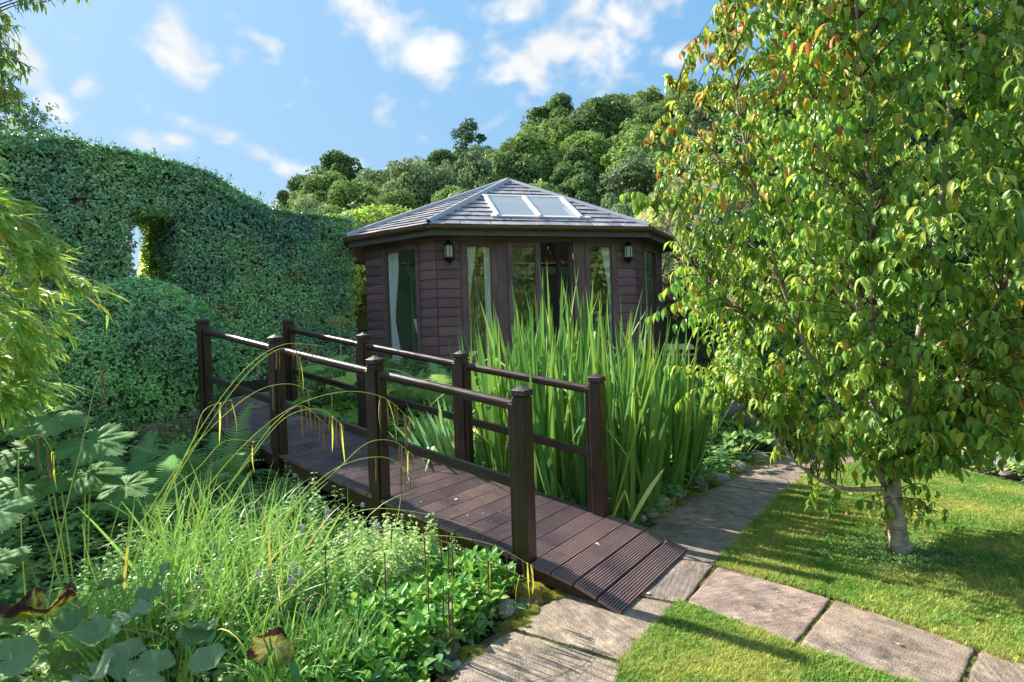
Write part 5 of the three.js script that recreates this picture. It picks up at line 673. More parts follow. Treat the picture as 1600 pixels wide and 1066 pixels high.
// ------------------------------------------------------------------ bamboo at the left
{
  reseed(701);
  const b = thing('bamboo', 'bamboo with slender yellow-green leaves arching in from the left edge', 'bamboo', V(-3.35, 0.3, 3.4)), culm = leafMat(C(0.26, 0.26, 0.07), 0.05, 0.4);
  const G = [leafGeo(0.125, 0.019, { segs: 5, fold: 0.3, curl: 0.4, shape: 0.3 }), leafGeo(0.11, 0.017, { segs: 5, fold: 0.25, curl: 0.7, shape: 0.3 }), leafGeo(0.14, 0.020, { segs: 5, fold: 0.2, curl: 0.25, shape: 0.3 })], list = [], tw = [];
  const W = (X, H, D) => V(X, H, D).sub(b.position);
  const ends = []; for (let i = 0; i < 17; i++) { const H = lerp(2.4, 1.15, i / 16) + gauss() * 0.05, r = interp([1.1, 1.3, 1.6, 1.85, 2.05, 2.2, 2.35, 2.5], [-2.85, -2.78, -2.68, -2.45, -2.48, -2.66, -2.92, -3.05], H); ends.push([r - 0.05 + R(-0.18, 0.06), H, R(2.85, 3.3)]); }
  for (const [X, H, D] of ends) {
    const top = H + R(0.12, 0.3), c = curve([new THREE.Vector3(gauss() * 0.12, 0, gauss() * 0.15), W(-3.2, lerp(0.3, top, 0.7), D + 0.1), W(lerp(-3.1, X, 0.5), top, D), W(X, H, D)], 22); part('culm', tube(c, 0.007, 0.0016, 6), culm, b);
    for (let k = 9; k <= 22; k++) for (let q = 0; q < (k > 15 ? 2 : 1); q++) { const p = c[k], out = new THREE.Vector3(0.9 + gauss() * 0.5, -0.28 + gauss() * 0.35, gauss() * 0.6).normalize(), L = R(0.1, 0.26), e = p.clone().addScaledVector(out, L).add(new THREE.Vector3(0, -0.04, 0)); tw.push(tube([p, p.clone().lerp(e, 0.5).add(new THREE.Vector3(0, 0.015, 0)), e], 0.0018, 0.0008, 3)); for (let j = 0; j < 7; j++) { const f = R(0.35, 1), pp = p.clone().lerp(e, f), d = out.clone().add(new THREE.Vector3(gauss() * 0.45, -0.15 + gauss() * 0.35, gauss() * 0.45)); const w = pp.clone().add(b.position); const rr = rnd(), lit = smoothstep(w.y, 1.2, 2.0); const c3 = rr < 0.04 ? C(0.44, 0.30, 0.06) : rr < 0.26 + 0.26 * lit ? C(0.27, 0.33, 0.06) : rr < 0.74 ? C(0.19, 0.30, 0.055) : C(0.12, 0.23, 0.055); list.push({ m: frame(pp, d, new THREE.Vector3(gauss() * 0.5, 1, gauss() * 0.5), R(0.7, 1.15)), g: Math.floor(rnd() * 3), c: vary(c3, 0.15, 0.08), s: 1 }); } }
  }
  leavesOf(list, G, tones(list, 12, M.leaf), b, { mat: M.leaf }); stuff(part('twigs', mergeGeometries(tw), culm, b));
}
// leafy boughs in the top left corner
{
  reseed(711);
  const t = thing('overhanging_tree', 'tree with narrow leaves reaching into the top left corner', 'tree', V(-3.9, 0.2, 4.1)), W = (X, H, D) => V(X, H, D).sub(t.position), G = [leafGeo(0.095, 0.022, { segs: 4, curl: 0.6, shape: 0.35 }), leafGeo(0.08, 0.02, { segs: 4, curl: 1.0, shape: 0.35 })], list = [], tw = [];
  part('trunk', tube(curve([W(-3.95, 0.15, 4.1), W(-3.95, 1.6, 4.05), W(-3.85, 3.2, 4.0), W(-3.9, 4.6, 3.95)], 14), 0.06, 0.03, 8), M.bark, t);
  const at = (px, py, D) => { const dx = px - 800, dy = py - 533; const tx = dx - dy * 0.033, ty = dx * 0.033 + dy; return V(tx / 877 * D, 1.5 - ty / 877 * D - 0.012 * D, D); };
  const tips = []; for (let i = 0; i < 190; i++) { const py = R(-60, 205), lim = interp([-60, 0, 20, 60, 110, 150, 190, 210], [70, 40, 30, 50, 66, 58, 48, 30], py); tips.push(at(R(-90, lim), py, R(3.5, 4.3))); } tips.push(at(150, 2, 3.6), at(160, -6, 3.6), at(120, -10, 3.6), at(75, 8, 3.7), at(85, 0, 3.6));
  for (const tip of tips) { const e = tip.clone().sub(t.position), s = W(-3.85, clamp(tip.y + R(-0.3, 0.4), 2.6, 4.5), 4.0), c = new THREE.QuadraticBezierCurve3(s, s.clone().lerp(e, 0.5).add(new THREE.Vector3(0, 0.18, 0)), e).getPoints(8); tw.push(tube(c, 0.007, 0.0015, 4)); for (let i = 0; i < 12; i++) { const k = R(4.2, 7.99), p = c[Math.floor(k)].clone().lerp(c[Math.floor(k) + 1], k % 1), d = new THREE.Vector3(0.4 + gauss() * 0.7, -0.45 + gauss() * 0.4, gauss() * 0.7); list.push({ m: frame(p, d, UP, R(0.7, 1.15)), g: i % 2, c: vary(rnd() < 0.35 ? C(0.25, 0.30, 0.05) : C(0.11, 0.20, 0.045), 0.2), s: 1 }); } }
  leavesOf(list, G, tones(list, 8, M.leaf), t, { mat: M.leaf }); stuff(part('twigs', mergeGeometries(tw), M.bark, t));
  dome('fine_leaved_tree', 'fine-leaved tree showing above the left end of the hedge', 'tree', [-7.6, 4.55, 8.1], [0.95, 0.75, 0.8], { n: 1100, col: [0.06, 0.12, 0.05], leaf: 0.045, seedn: 21, core: 0.3, shell: 0.2, bump: 0.2 });
}

// ------------------------------------------------------------------ arching sedges with hanging spikes
{
  reseed(801);
  const at = (px, py, D) => { const dx = px - 800, dy = py - 533; const tx = dx - dy * 0.033, ty = dx * 0.033 + dy; return V(tx / 877 * D, 1.5 - ty / 877 * D - 0.012 * D, D); };
  const stalkM = leafMat(C(0.34, 0.38, 0.09), 0.2, 0.3), spikeM = std(C(0.30, 0.17, 0.08), 0.9), bractM = leafMat(C(0.40, 0.42, 0.05), 0.5, 0.3), spikeD = std(C(0.12, 0.065, 0.04), 0.9);
  const spike = (L) => { const g = new THREE.CylinderGeometry(0.0034, 0.0022, L, 6, 8), p = g.attributes.position; g.translate(0, -L / 2, 0); for (let i = 0; i < p.count; i++) { const k = 1 + 0.5 * n3(p.getX(i) * 500, p.getY(i) * 260, p.getZ(i) * 500); p.setX(i, p.getX(i) * k + 0.06 * p.getY(i) * p.getY(i)); p.setZ(i, p.getZ(i) * k); } g.computeVertexNormals(); return g; };
  const SP = [spike(0.11), spike(0.14), spike(0.09)];
  const sedge = (label, foot, stalks) => { const t = thing('pendulous_sedge', label, 'sedge', foot), L = (p) => p.sub(t.position);
    for (const [pts, hang, d0, d1, tone = 0] of stalks) { const n = pts.length, c = curve(pts.map(([x, y], i) => L(at(x, y, lerp(d0, d1, i / (n - 1))))), 40); part('stalk', tube(c, (f) => lerp(0.0028, 0.0010, f) * (1 + 0.25 * n3(f * 30, pts[0][0], 3)), 0, 5), stalkM, t);
      for (const f of hang) { const p = c[Math.round(f * 40)], s = part('spike', pick(SP), tone ? spikeD : spikeM, t); s.position.copy(p).add(new THREE.Vector3(gauss() * 0.004, -0.004, gauss() * 0.004)); s.rotation.set(gauss() * 0.06, R(0, 6), gauss() * 0.06); s.scale.setScalar(R(0.75, 1.3)); if (rnd() < 0.22) { const g = bladeGeo(0.010, 0.5, { segs: 7, tip: 0.35 }), b = part('bract', g, bractM, t); b.position.copy(p); b.rotation.set(Math.PI - 0.25 + gauss() * 0.15, R(0, 6), gauss() * 0.1, 'YXZ'); b.scale.set(1, R(0.14, 0.26), R(0.14, 0.26)); } } }
    return t; };
  sedge('sedge whose stems arch highest across the bridge rail, with brown hanging spikes', at(215, 900, 2.9), [
    [[[225, 860], [300, 690], [390, 570], [445, 538], [505, 541]], [0.55, 0.8, 0.83, 0.86, 0.9, 0.92, 0.95, 0.99], 2.9, 3.5], [[[205, 880], [290, 720], [390, 580], [440, 545], [470, 560]], [0.7, 0.72, 0.97], 2.9, 3.4],
    [[[180, 880], [300, 700], [400, 612], [450, 600], [490, 612]], [0.62, 0.85, 0.95], 2.9, 3.4], [[[230, 920], [340, 740], [450, 640], [540, 612], [600, 622], [640, 655]], [0.55, 0.78, 0.83, 0.87, 0.9, 0.94, 0.97, 0.99], 2.8, 3.3], [[[260, 900], [370, 740], [430, 660], [470, 634], [505, 660]], [0.75, 0.8, 0.86, 0.9, 0.94, 0.99], 2.8, 3.3], [[[270, 880], [380, 730], [450, 650], [500, 640], [535, 665]], [0.7, 0.8, 0.84, 0.88, 0.93, 0.97, 0.99], 2.85, 3.3]]);
  sedge('sedge with stems ending in front of the middle bridge post', at(320, 1000, 2.6), [
    [[[300, 1000], [420, 830], [520, 740], [575, 692], [615, 690], [645, 712]], [0.84, 0.88, 0.92, 0.95, 0.99], 2.6, 3.2], [[[320, 1000], [430, 830], [520, 735], [600, 715], [645, 745]], [0.7, 0.87, 0.9, 0.93, 0.97, 0.99], 2.6, 3.1], [[[330, 1010], [440, 870], [560, 800], [640, 800], [755, 830]], [0.72, 0.85, 0.99], 2.55, 2.9, 1],
    [[[350, 1040], [480, 900], [590, 830], [700, 850], [860, 925]], [0.55, 0.72, 0.86, 0.93, 0.95, 0.97], 2.5, 2.75, 1], [[[360, 1030], [500, 890], [640, 840], [760, 850], [830, 885]], [0.6, 0.86, 0.95, 0.97, 0.99], 2.6, 2.9, 1]]);
  sedge('sedge with one upright stem and drooping tip before the round shrub', at(70, 1000, 2.45), [[[[60, 1010], [95, 820], [125, 700], [150, 600], [160, 580]], [0.97, 0.98, 0.99, 1], 2.45, 2.7], [[[40, 1000], [30, 820], [35, 690], [60, 680], [85, 715]], [0.7, 0.72, 0.9, 0.95], 2.45, 2.6]]);
  sedge('sedge with stems bending over the ferns at the left', at(130, 930, 2.8), [[[[150, 960], [240, 800], [300, 690], [320, 640], [360, 625]], [0.7, 0.9, 0.96, 0.99], 2.8, 3.4], [[[120, 960], [240, 790], [310, 730], [350, 690], [400, 690]], [0.6, 0.8, 0.92, 0.97], 2.75, 3.2]]);
  // their leaves: long narrow arching grass
  const GB = [bladeGeo(0.013, 0.9, { segs: 9, tip: 0.3 }), bladeGeo(0.012, 1.5, { segs: 9, tip: 0.3 }), bladeGeo(0.016, 0.5, { segs: 8, tip: 0.35 }), bladeGeo(0.012, 2.1, { segs: 10, tip: 0.3 })], G2 = [bladeGeo(0.022, 0.5), bladeGeo(0.026, 0.9), bladeGeo(0.02, 1.3)];
  const tuft = (x, d, n, r) => { const s = []; for (let i = 0; i < n; i++) { const X = x + gauss() * r, D = d + gauss() * r; s.push([X, land(X, D), D, 1, 0.15 + gauss() * 0.25, gauss() * 0.25]); } return s; };
  bladeClump('long_grass', 'clump of long narrow grass leaves among the mint left of the middle post', 'grass', [...tuft(-1.3, 2.95, 85, 0.28)], { geos: GB, hs: () => 0.8, col: [0.17, 0.28, 0.06], dry: 0.08, lean: 0.3, most: 150 });
  bladeClump('long_grass', 'bright long grass leaves in the lower left behind the round cupped leaves', 'grass', tuft(-1.7, 2.75, 150, 0.26), { geos: GB, hs: () => 0.68, col: [0.15, 0.27, 0.06], dry: 0.08, lean: 0.3, most: 150 });
  bladeClump('sedge_leaves', 'fan of long arching sedge leaves between the lobed leaves and the ferns', 'sedge', tuft(-2.05, 3.35, 120, 0.2), { geos: GB, hs: () => 0.85, col: [0.14, 0.25, 0.06], dry: 0.05, lean: 0.28, most: 110 });
  bladeClump('sedge_leaves', 'fan of long sedge leaves at the back of the mint before the second post', 'sedge', tuft(-1.65, 3.55, 110, 0.2), { geos: GB, hs: () => 0.75, col: [0.13, 0.24, 0.065], dry: 0.05, lean: 0.3, most: 110 });
  bladeClump('long_grass', 'dark thin upright grass at the bottom between withered leaf and bogbean', 'grass', tuft(-0.95, 2.45, 240, 0.17), { geos: GB, hs: () => 0.42, col: [0.07, 0.17, 0.04], dry: 0.04, lean: 0.25, most: 120 });
  bladeClump('strap_leaf_clump', 'clump of broader strap leaves in the lower left before the lobed leaves', 'grass', tuft(-1.95, 2.6, 90, 0.16), { geos: G2, hs: () => 0.5, col: [0.10, 0.22, 0.07], dry: 0.05, lean: 0.22, most: 90 });
  bladeClump('long_grass', 'grass clump on the bank behind the far rail', 'grass', tuft(-1.95, 7.3, 150, 0.25), { geos: GB, hs: () => 0.55, col: [0.10, 0.21, 0.05], dry: 0.04, lean: 0.3, most: 100 });
}

// ------------------------------------------------------------------ mint, bogbean and the undergrowth
{
  reseed(901);
  const lf = leafGeo(0.042, 0.028, { segs: 3, curl: 0.5, fold: 0.2, shape: 0.4 }), stalkTints = [];
  const mintGeo = (h, pairs) => { const parts = []; let a = R(0, 3); for (let i = 0; i < pairs; i++) { const t = (i + 1) / pairs, y = h * (0.25 + 0.75 * t), s = lerp(1.15, 0.5, t * t); for (const q of [0, Math.PI]) parts.push(lf.clone().applyMatrix4(frame(new THREE.Vector3(gauss() * 0.004, y, gauss() * 0.004), new THREE.Vector3(Math.cos(a + q), 0.35 - R(0, 0.7), Math.sin(a + q)), new THREE.Vector3(gauss() * 0.6, 1, gauss() * 0.6), s * R(0.85, 1.15)))); a += Math.PI / 2 + gauss() * 0.2; } parts.push(tube([new THREE.Vector3(), new THREE.Vector3(gauss() * 0.02, h * 0.5, gauss() * 0.02), new THREE.Vector3(0, h, 0)], 0.0022, 0.0012, 3)); return mergeGeometries(parts); };
  const MG = [mintGeo(0.34, 9), mintGeo(0.28, 8), mintGeo(0.40, 10)];
  const mint = thing('water_mint', 'bed of small-leaved mint with pale lavender flowers below the near rail', 'mint');
  const L = [[], [], []], poly = [[-0.30, 3.55], [-0.62, 3.32], [-1.0, 2.85], [-1.6, 2.55], [-2.4, 2.9], [-2.6, 3.8], [-2.4, 4.6], [-2.05, 4.75], [-1.3, 4.18], [-0.75, 3.8]];
  const spots = []; for (let i = 0; i < 4000 && spots.length < 1500; i++) { const x = R(-2.7, -0.2), d = R(2.5, 4.8); if (!inside(poly, x, d) || n3(x * 3, d * 3, 6) < -0.3) continue; spots.push([x, d]); const pale = smoothstep(x, -1.6, -0.7) * smoothstep(d, 3.0, 3.4), c = vary(C(lerp(0.12, 0.21, pale), lerp(0.22, 0.29, pale), lerp(0.065, 0.11, pale)), 0.2, 0.08); L[i % 3].push([frame(new THREE.Vector3(x, land(x, d) - 0.03, -d), new THREE.Vector3(gauss(), 0, gauss()), new THREE.Vector3(gauss() * 0.25, 1, gauss() * 0.25), R(0.7, 1.15) * (1 + 0.35 * n3(x * 2.2, d * 2.2, 2))), c]); }
  MG.forEach((g, i) => inst('foliage', g, M.leaf, L[i], mint));
  const fl = (() => { const g = []; for (const [y, r] of [[0, 0.011], [0.012, 0.013], [0.022, 0.011], [-0.028, 0.012]]) for (let i = 0; i < 12; i++) { const a = i * 2.4; g.push(new THREE.IcosahedronGeometry(0.004, 0).translate(Math.cos(a) * r, y + Math.sin(i * 7) * 0.003, Math.sin(a) * r)); } return mergeGeometries(g); })(), fm = [std(C(0.42, 0.38, 0.48), 0.9), std(C(0.50, 0.47, 0.53), 0.9)];
  for (let i = 0; i < 20; i++) { const [x, d] = pick(spots); if (x < -1.9) continue; const y = land(x, d) + R(0.33, 0.43), f = part('flower', fl, fm[i % 2], mint); f.position.set(x, y, -d); f.rotation.set(gauss() * 0.15, R(0, 6), gauss() * 0.15); f.scale.setScalar(R(0.8, 1.3)); }
  // bogbean: oval leaves, three to a stalk
  const bog = thing('bogbean', 'bright green patch of oval upright leaves beside the stones and the deck', 'bogbean'), BG = [leafGeo(0.072, 0.036, { segs: 4, curl: 0.35, fold: 0.25, shape: 0.52 }), leafGeo(0.064, 0.034, { segs: 4, curl: 0.7, fold: 0.35, shape: 0.52 }), leafGeo(0.08, 0.036, { segs: 4, curl: 0.1, fold: 0.45, shape: 0.55 })], list = [], stems = [];
  const bp = [[-0.04, 3.25], [-0.10, 3.05], [-0.22, 2.78], [-0.40, 2.55], [-0.55, 2.15], [-1.0, 2.1], [-1.02, 2.6], [-0.95, 3.0], [-0.62, 3.35], [-0.30, 3.6], [-0.12, 3.45]];
  for (let i = 0; i < 6000 && list.length < 3400; i++) { const x = R(-1.05, 0), d = R(2.05, 3.65); if (!inside(bp, x, d)) continue; const h = R(0.1, 0.24) * (0.8 + 0.4 * n3(x * 4, d * 4, 2)) * clamp(edgeDist(bp, x, d) / 0.08, 0.5, 1), b = new THREE.Vector3(x, land(x, d), -d), top = b.clone().add(new THREE.Vector3(gauss() * 0.03, h, gauss() * 0.03)); stems.push(tube([b, top], 0.0024, 0.0018, 3)); const a0 = R(0, 6.28), n = 3; for (let k = 0; k < n; k++) { const a = a0 + k * 2.09 + gauss() * 0.3, e = R(0.5, 1.25); const young = rnd(); list.push({ m: frame(top, new THREE.Vector3(Math.cos(a) * Math.cos(e), Math.sin(e), Math.sin(a) * Math.cos(e)), new THREE.Vector3(-Math.cos(a) * 0.6, 0.8, -Math.sin(a) * 0.6), R(0.7, 1.15)), g: Math.floor(rnd() * 3), c: vary(young < 0.55 ? C(0.085, 0.20, 0.028) : young < 0.75 ? C(0.17, 0.265, 0.04) : C(0.06, 0.155, 0.04), 0.15, 0.08), s: 1 }); } }
  leavesOf(list, BG, tones(list, 10, M.leaf), bog, { mat: M.leaf }); stuff(part('stems', mergeGeometries(stems), bigStalk, bog));
  // brown reed-mace rods
  const rods = thing('dead_flower_stems', 'slim brown upright dead stems standing in the bogbean', 'dead stems'), at = (px, py, D) => { const dx = px - 800, dy = py - 533; const tx = dx - dy * 0.033, ty = dx * 0.033 + dy; return V(tx / 877 * D, 1.5 - ty / 877 * D - 0.012 * D, D); };
  for (const [x, y0, y1, D] of [[507, 930, 855, 2.85], [600, 935, 865, 2.8], [668, 965, 905, 2.65], [692, 980, 918, 2.6], [700, 975, 925, 2.6], [706, 978, 932, 2.6], [660, 850, 820, 3.1], [697, 870, 828, 3.05], [704, 868, 835, 3.05]]) { const a = at(x, y1, D), b = at(x + 4, y0 + 40, D); part('stem', tube(curve([b, b.clone().lerp(a, 0.5).add(new THREE.Vector3(gauss() * 0.005, 0, 0)), a], 6), 0.004, 0.0035, 5), std(C(0.15, 0.07, 0.035), 0.9), rods); }
  // leafy undergrowth wherever the beds would show bare soil
  const ug = stuff(group('undergrowth', scene)); tag(ug, 'mixed low green undergrowth filling the beds around the bridge', 'undergrowth'); const ul = [leafGeo(0.06, 0.034, { segs: 3, curl: 0.6 }), leafGeo(0.045, 0.03, { segs: 3, curl: 0.9 })], us = [sprig(9, ul, 0.05), sprig(9, ul, 0.05), sprig(6, [FROND[0].clone().scale(0.18, 0.18, 0.18)], 0.02, { size: [0.7, 1.2] })], UL = [[], [], []];
  const beds = [[[-0.5, 2.0], [-0.3, 2.58], [-0.02, 3.1], [-0.02, 3.4], [-4.6, 7.2], [-6.5, 6.2], [-3.6, 2.6], [-2.2, 1.9]], [[0.45, 4.1], [1.0, 4.3], [1.9, 5.4], [3.4, 6.9], [4.2, 6.95], [4.6, 9], [-1.6, 9.2], [-3.4, 8.4], [-2.7, 6.6]], [[3.0, 6.9], [4.6, 6.9], [9, 6.0], [9, 10], [3.0, 9.6]], [[4.55, 4.6], [4.5, 6.2], [9, 6.2], [9, 3], [5.3, 3]]];
  for (const poly of beds) { const xs = poly.map((p) => p[0]), ys = poly.map((p) => p[1]), x0 = Math.min(...xs), x1 = Math.max(...xs), y0 = Math.min(...ys), y1 = Math.max(...ys); const n = (x1 - x0) * (y1 - y0) * 190; for (let i = 0; i < n; i++) { const x = R(x0, x1), d = R(y0, y1); if (!inside(poly, x, d)) continue; if (-0.803 * (x - 0.524) + 0.596 * (d - 2.923) > 0.2 && Math.abs(0.596 * (x - 0.524) + 0.803 * (d - 2.923) - 0.51) < 0.56 && land(x, d) > -0.2 && x > -3.3) { if (rnd() < 0.7) continue; } const ht = R(0, 0.13) * (d > 5 ? 1.6 : 1), bx = (x - 0.524) * 0.596 + (d - 2.923) * 0.803, sx = -(x - 0.524) * 0.803 + (d - 2.923) * 0.596; if (bx > -0.1 && bx < 1.12 && sx > 0 && sx < 5.6 && land(x, d) + ht + 0.12 > deckH(clamp(sx, 0, 5))) continue; if (x < -3 && d > 5.5 && bx > -0.1 && bx < 1.2) continue; const k = rnd() < 0.12 ? 2 : i % 2; UL[k].push([frame(new THREE.Vector3(x, land(x, d) + ht, -d), new THREE.Vector3(gauss(), 0, gauss()), new THREE.Vector3(gauss() * 0.35, 1, gauss() * 0.35), R(0.7, 1.3)), vary(rnd() < 0.25 ? C(0.18, 0.26, 0.06) : C(0.095, 0.19, 0.055), 0.25, 0.1)]); } }
  us.forEach((g, i) => inst('leaves', g, M.leaf, UL[i], ug));
  // nettles before the round shrub
  const net = thing('nettles', 'tall weedy nettles growing up in front of the round shrub', 'nettles'); const NG = (() => { const p = [], nl = leafGeo(0.075, 0.04, { segs: 3, curl: 0.7, fold: 0.3, shape: 0.35 }); let a = 0; for (let i = 0; i < 9; i++) { const y = 0.1 + i * 0.085; for (const q of [0, Math.PI]) p.push(nl.clone().applyMatrix4(frame(new THREE.Vector3(0, y, 0), new THREE.Vector3(Math.cos(a + q), 0.05, Math.sin(a + q)), UP, lerp(1.2, 0.5, i / 9)))); a += 1.57; } p.push(tube([new THREE.Vector3(), new THREE.Vector3(0.02, 0.45, 0.01), new THREE.Vector3(0, 0.88, 0)], 0.004, 0.0015, 4)); return mergeGeometries(p); })(), nm = [[0.07, 0.15, 0.045], [0.10, 0.18, 0.06], [0.14, 0.18, 0.07]].map((c) => leafMat(C(...c), 0.4, 0.15)); for (let i = 0; i < 34; i++) { const X = R(-3.9, -2.9), D = R(4.85, 5.3), s = part('stem', NG, nm[i % 3], net); s.position.set(X, land(X, D), -D); s.rotation.set(gauss() * 0.12, R(0, 6.28), gauss() * 0.12); s.scale.setScalar(R(0.6, 1.05)); }
}

// ------------------------------------------------------------------ stones, moss, fallen leaves
{
  reseed(951);
  const stoneTex = [stoneMap([0.55, 0.53, 0.50], [0.70, 0.68, 0.64], 81), stoneMap([0.45, 0.44, 0.46], [0.56, 0.54, 0.52], 83)], sm = stoneTex.map((t) => std(WHITE, 0.9, { map: rep(t, 1, 1), bumpMap: rep(stoneBump, 1, 1), bumpScale: 0.02 }));
  const stone = (name, label, X, H, D, r, sd, k = 0, grp, cat = 'stone') => { const g0 = new THREE.IcosahedronGeometry(1, 4), p = g0.attributes.position, uv = []; for (let i = 0; i < p.count; i++) { const d = new THREE.Vector3().fromBufferAttribute(p, i).normalize(), f = 0.85 + 0.38 * fbm(d.x * 1.3 + sd, d.y * 1.3, d.z * 1.3, 4) + 0.12 * Math.abs(n3(d.x * 3 + sd, d.y * 3, d.z * 3)); p.setXYZ(i, d.x * r[0] * f, d.y * r[1] * f, d.z * r[2] * f); uv.push((d.x + d.z * 0.4) * r[0] * 2 + sd, (d.y + d.z * 0.6) * r[0] * 2); } g0.setAttribute('uv', new THREE.Float32BufferAttribute(uv, 2)); g0.deleteAttribute('normal'); g0.computeVertexNormals(); const m = solo(name, toCreasedNormals(g0, 0.9), sm[k], label, cat, grp); m.position.copy(V(X, H, D)); m.rotation.y = sd; return m; };
  stone('edging_stone', 'small pale stone touching the right corner of the deck', 0.965, 0.03, 4.36, [0.045, 0.035, 0.045], 1.1);
  stone('edging_stone', 'pale rounded stone beside the deck, first of the larger ones along the path', 1.06, 0.045, 4.46, [0.075, 0.065, 0.07], 2.3);
  stone('edging_stone', 'whitish lumpy stone, second of the larger ones along the path', 1.20, 0.05, 4.66, [0.095, 0.07, 0.08], 3.7);
  stone('edging_stone', 'low mossy grey stone at the foot of the iris', 1.40, 0.04, 4.88, [0.12, 0.06, 0.09], 4.1, 1);
  stone('edging_stone', 'grey stone at the right foot of the iris clump', 1.66, 0.06, 5.16, [0.12, 0.085, 0.1], 5.2, 1);
  stone('edging_stone', 'flat edging stone half under moss where the low plants begin', 1.95, 0.04, 5.42, [0.13, 0.06, 0.09], 6.6);
  stone('edging_stone', 'edging stone in the moss beside the shiny rounded leaves', 2.30, 0.05, 5.78, [0.13, 0.07, 0.09], 7.3);
  stone('edging_stone', 'edging stone below the boulders at the bend of the path', 2.66, 0.06, 6.16, [0.14, 0.08, 0.1], 8.4);
  stone('edging_stone', 'small upright white stone under the tree branches by the path', 3.05, 0.10, 6.52, [0.11, 0.10, 0.09], 9.2);
  stone('edging_stone', 'brown mossy stone under the first near post', 0.055, 0.0, 3.17, [0.105, 0.075, 0.09], 10.5);
  stone('edging_stone', 'white-topped stone between bogbean and path', -0.075, 0.01, 3.02, [0.085, 0.065, 0.075], 11.4);
  stone('edging_stone', 'mossy grey stone by the bottom edge of the path', -0.36, -0.01, 2.66, [0.08, 0.085, 0.07], 12.8, 1);
  stone('edging_stone', 'small stone low by the bogbean near the bottom edge', -0.31, -0.03, 2.54, [0.06, 0.05, 0.05], 13.7);
  stone('boulder', 'large grey boulder on the bank right of the iris', 2.85, 0.50, 7.05, [0.42, 0.36, 0.32], 14.2, 1, undefined, 'boulder');
  stone('boulder', 'grey boulder partly hidden by the tree leaves beside the path', 3.35, 0.36, 7.1, [0.33, 0.28, 0.28], 15.9, 1, undefined, 'boulder');
  const rock = [['mossy rock beyond the lawn right of the tree trunk', 4.55, 6.35, 1], ['low rock at the far edge of the lawn, second right of the trunk', 4.75, 5.85, 0], ['dark rock at the lawn edge near the right side of the view', 4.78, 5.3, 1], ['brown rock at the right end of the lawn edge', 4.85, 4.75, 0]]; rock.forEach(([l, X, D, k], i) => stone('edging_rock', l, X, 0.08, D, [0.2, 0.15, 0.22], 17 + i * 1.7, k, undefined, 'rock'));
  // moss
  const mg = (() => { const g = []; for (let i = 0; i < 14; i++) { const a = R(0, 6.28), e = R(0.4, 1.5); g.push(leafGeo(0.011, 0.0035, { segs: 1, curl: 0, fold: 0.2 }).applyMatrix4(frame(new THREE.Vector3(gauss() * 0.004, 0, gauss() * 0.004), new THREE.Vector3(Math.cos(a) * Math.cos(e), Math.sin(e), Math.sin(a) * Math.cos(e)), UP, R(0.7, 1.2)))); } return mergeGeometries(g); })();
  const moss = (label, list) => { const t = thing('moss', label, 'moss'); inst('moss_tufts', mg, M.grass, list, t); };
  const cushion = (X, H, D, rx, rz, n, hgt, out = [], cy = C(0.22, 0.21, 0.035)) => { for (let i = 0; i < n; i++) { const a = R(0, 6.28), r = Math.sqrt(rnd()) * (1 + 0.35 * n3(Math.cos(a) * 1.7 + X * 9, Math.sin(a) * 1.7, D * 5)) * (rnd() < 0.1 ? 1.35 : 1), x = X + Math.cos(a) * r * rx, d = D + Math.sin(a) * r * rz; out.push([frame(new THREE.Vector3(x, H + hgt * Math.sqrt(Math.max(0, 1 - r * r)) + 0.012 * n3(x * 30, d * 30, 1), -d), new THREE.Vector3(gauss(), 0, gauss()), new THREE.Vector3(gauss() * 0.3, 1, gauss() * 0.3), R(0.8, 1.4)), vary(rnd() < 0.5 ? cy : C(0.12, 0.16, 0.035), 0.2)]); } return out; };
  moss('yellow moss cushion on the stone under the first near post', cushion(0.05, 0.03, 3.16, 0.1, 0.085, 1500, 0.045, [], C(0.30, 0.22, 0.03)));
  moss('yellow moss spreading over the slab corner beside the deck end', [...cushion(0.17, 0.005, 3.16, 0.09, 0.06, 1100, 0.02), ...cushion(0.02, 0.01, 2.99, 0.08, 0.06, 800, 0.02), ...cushion(-0.02, 0.0, 2.86, 0.09, 0.05, 900, 0.02)]);
  moss('moss on the stone near the bottom edge of the path', [...cushion(-0.36, 0.05, 2.66, 0.06, 0.06, 600, 0.03), ...cushion(-0.24, 0.0, 2.62, 0.06, 0.06, 500, 0.02), ...cushion(-0.28, -0.02, 2.4, 0.08, 0.1, 800, 0.02)]);
  moss('moss along the edging stones at the left side of the path', [[1.3, 4.74], [1.48, 4.9], [1.6, 5.05], [1.82, 5.28], [2.05, 5.52], [2.2, 5.7], [2.42, 5.9], [2.6, 6.05], [2.85, 6.25], [3.05, 6.35]].flatMap(([x, d]) => cushion(x, 0.0, d, 0.15, 0.1, 600, 0.06)));
  const joint = (a, b, n, w = 0.008) => { const o = []; for (let i = 0; i < n; i++) { const t = rnd(); if (n3(t * 5, a[0] * 7, a[1]) < -0.15) continue; o.push([frame(V(lerp(a[0], b[0], t) + gauss() * w, 0.002, lerp(a[1], b[1], t) + gauss() * w), new THREE.Vector3(gauss(), 0, gauss()), UP, R(0.5, 1)), vary(C(0.13, 0.16, 0.035), 0.25)]); } return o; };
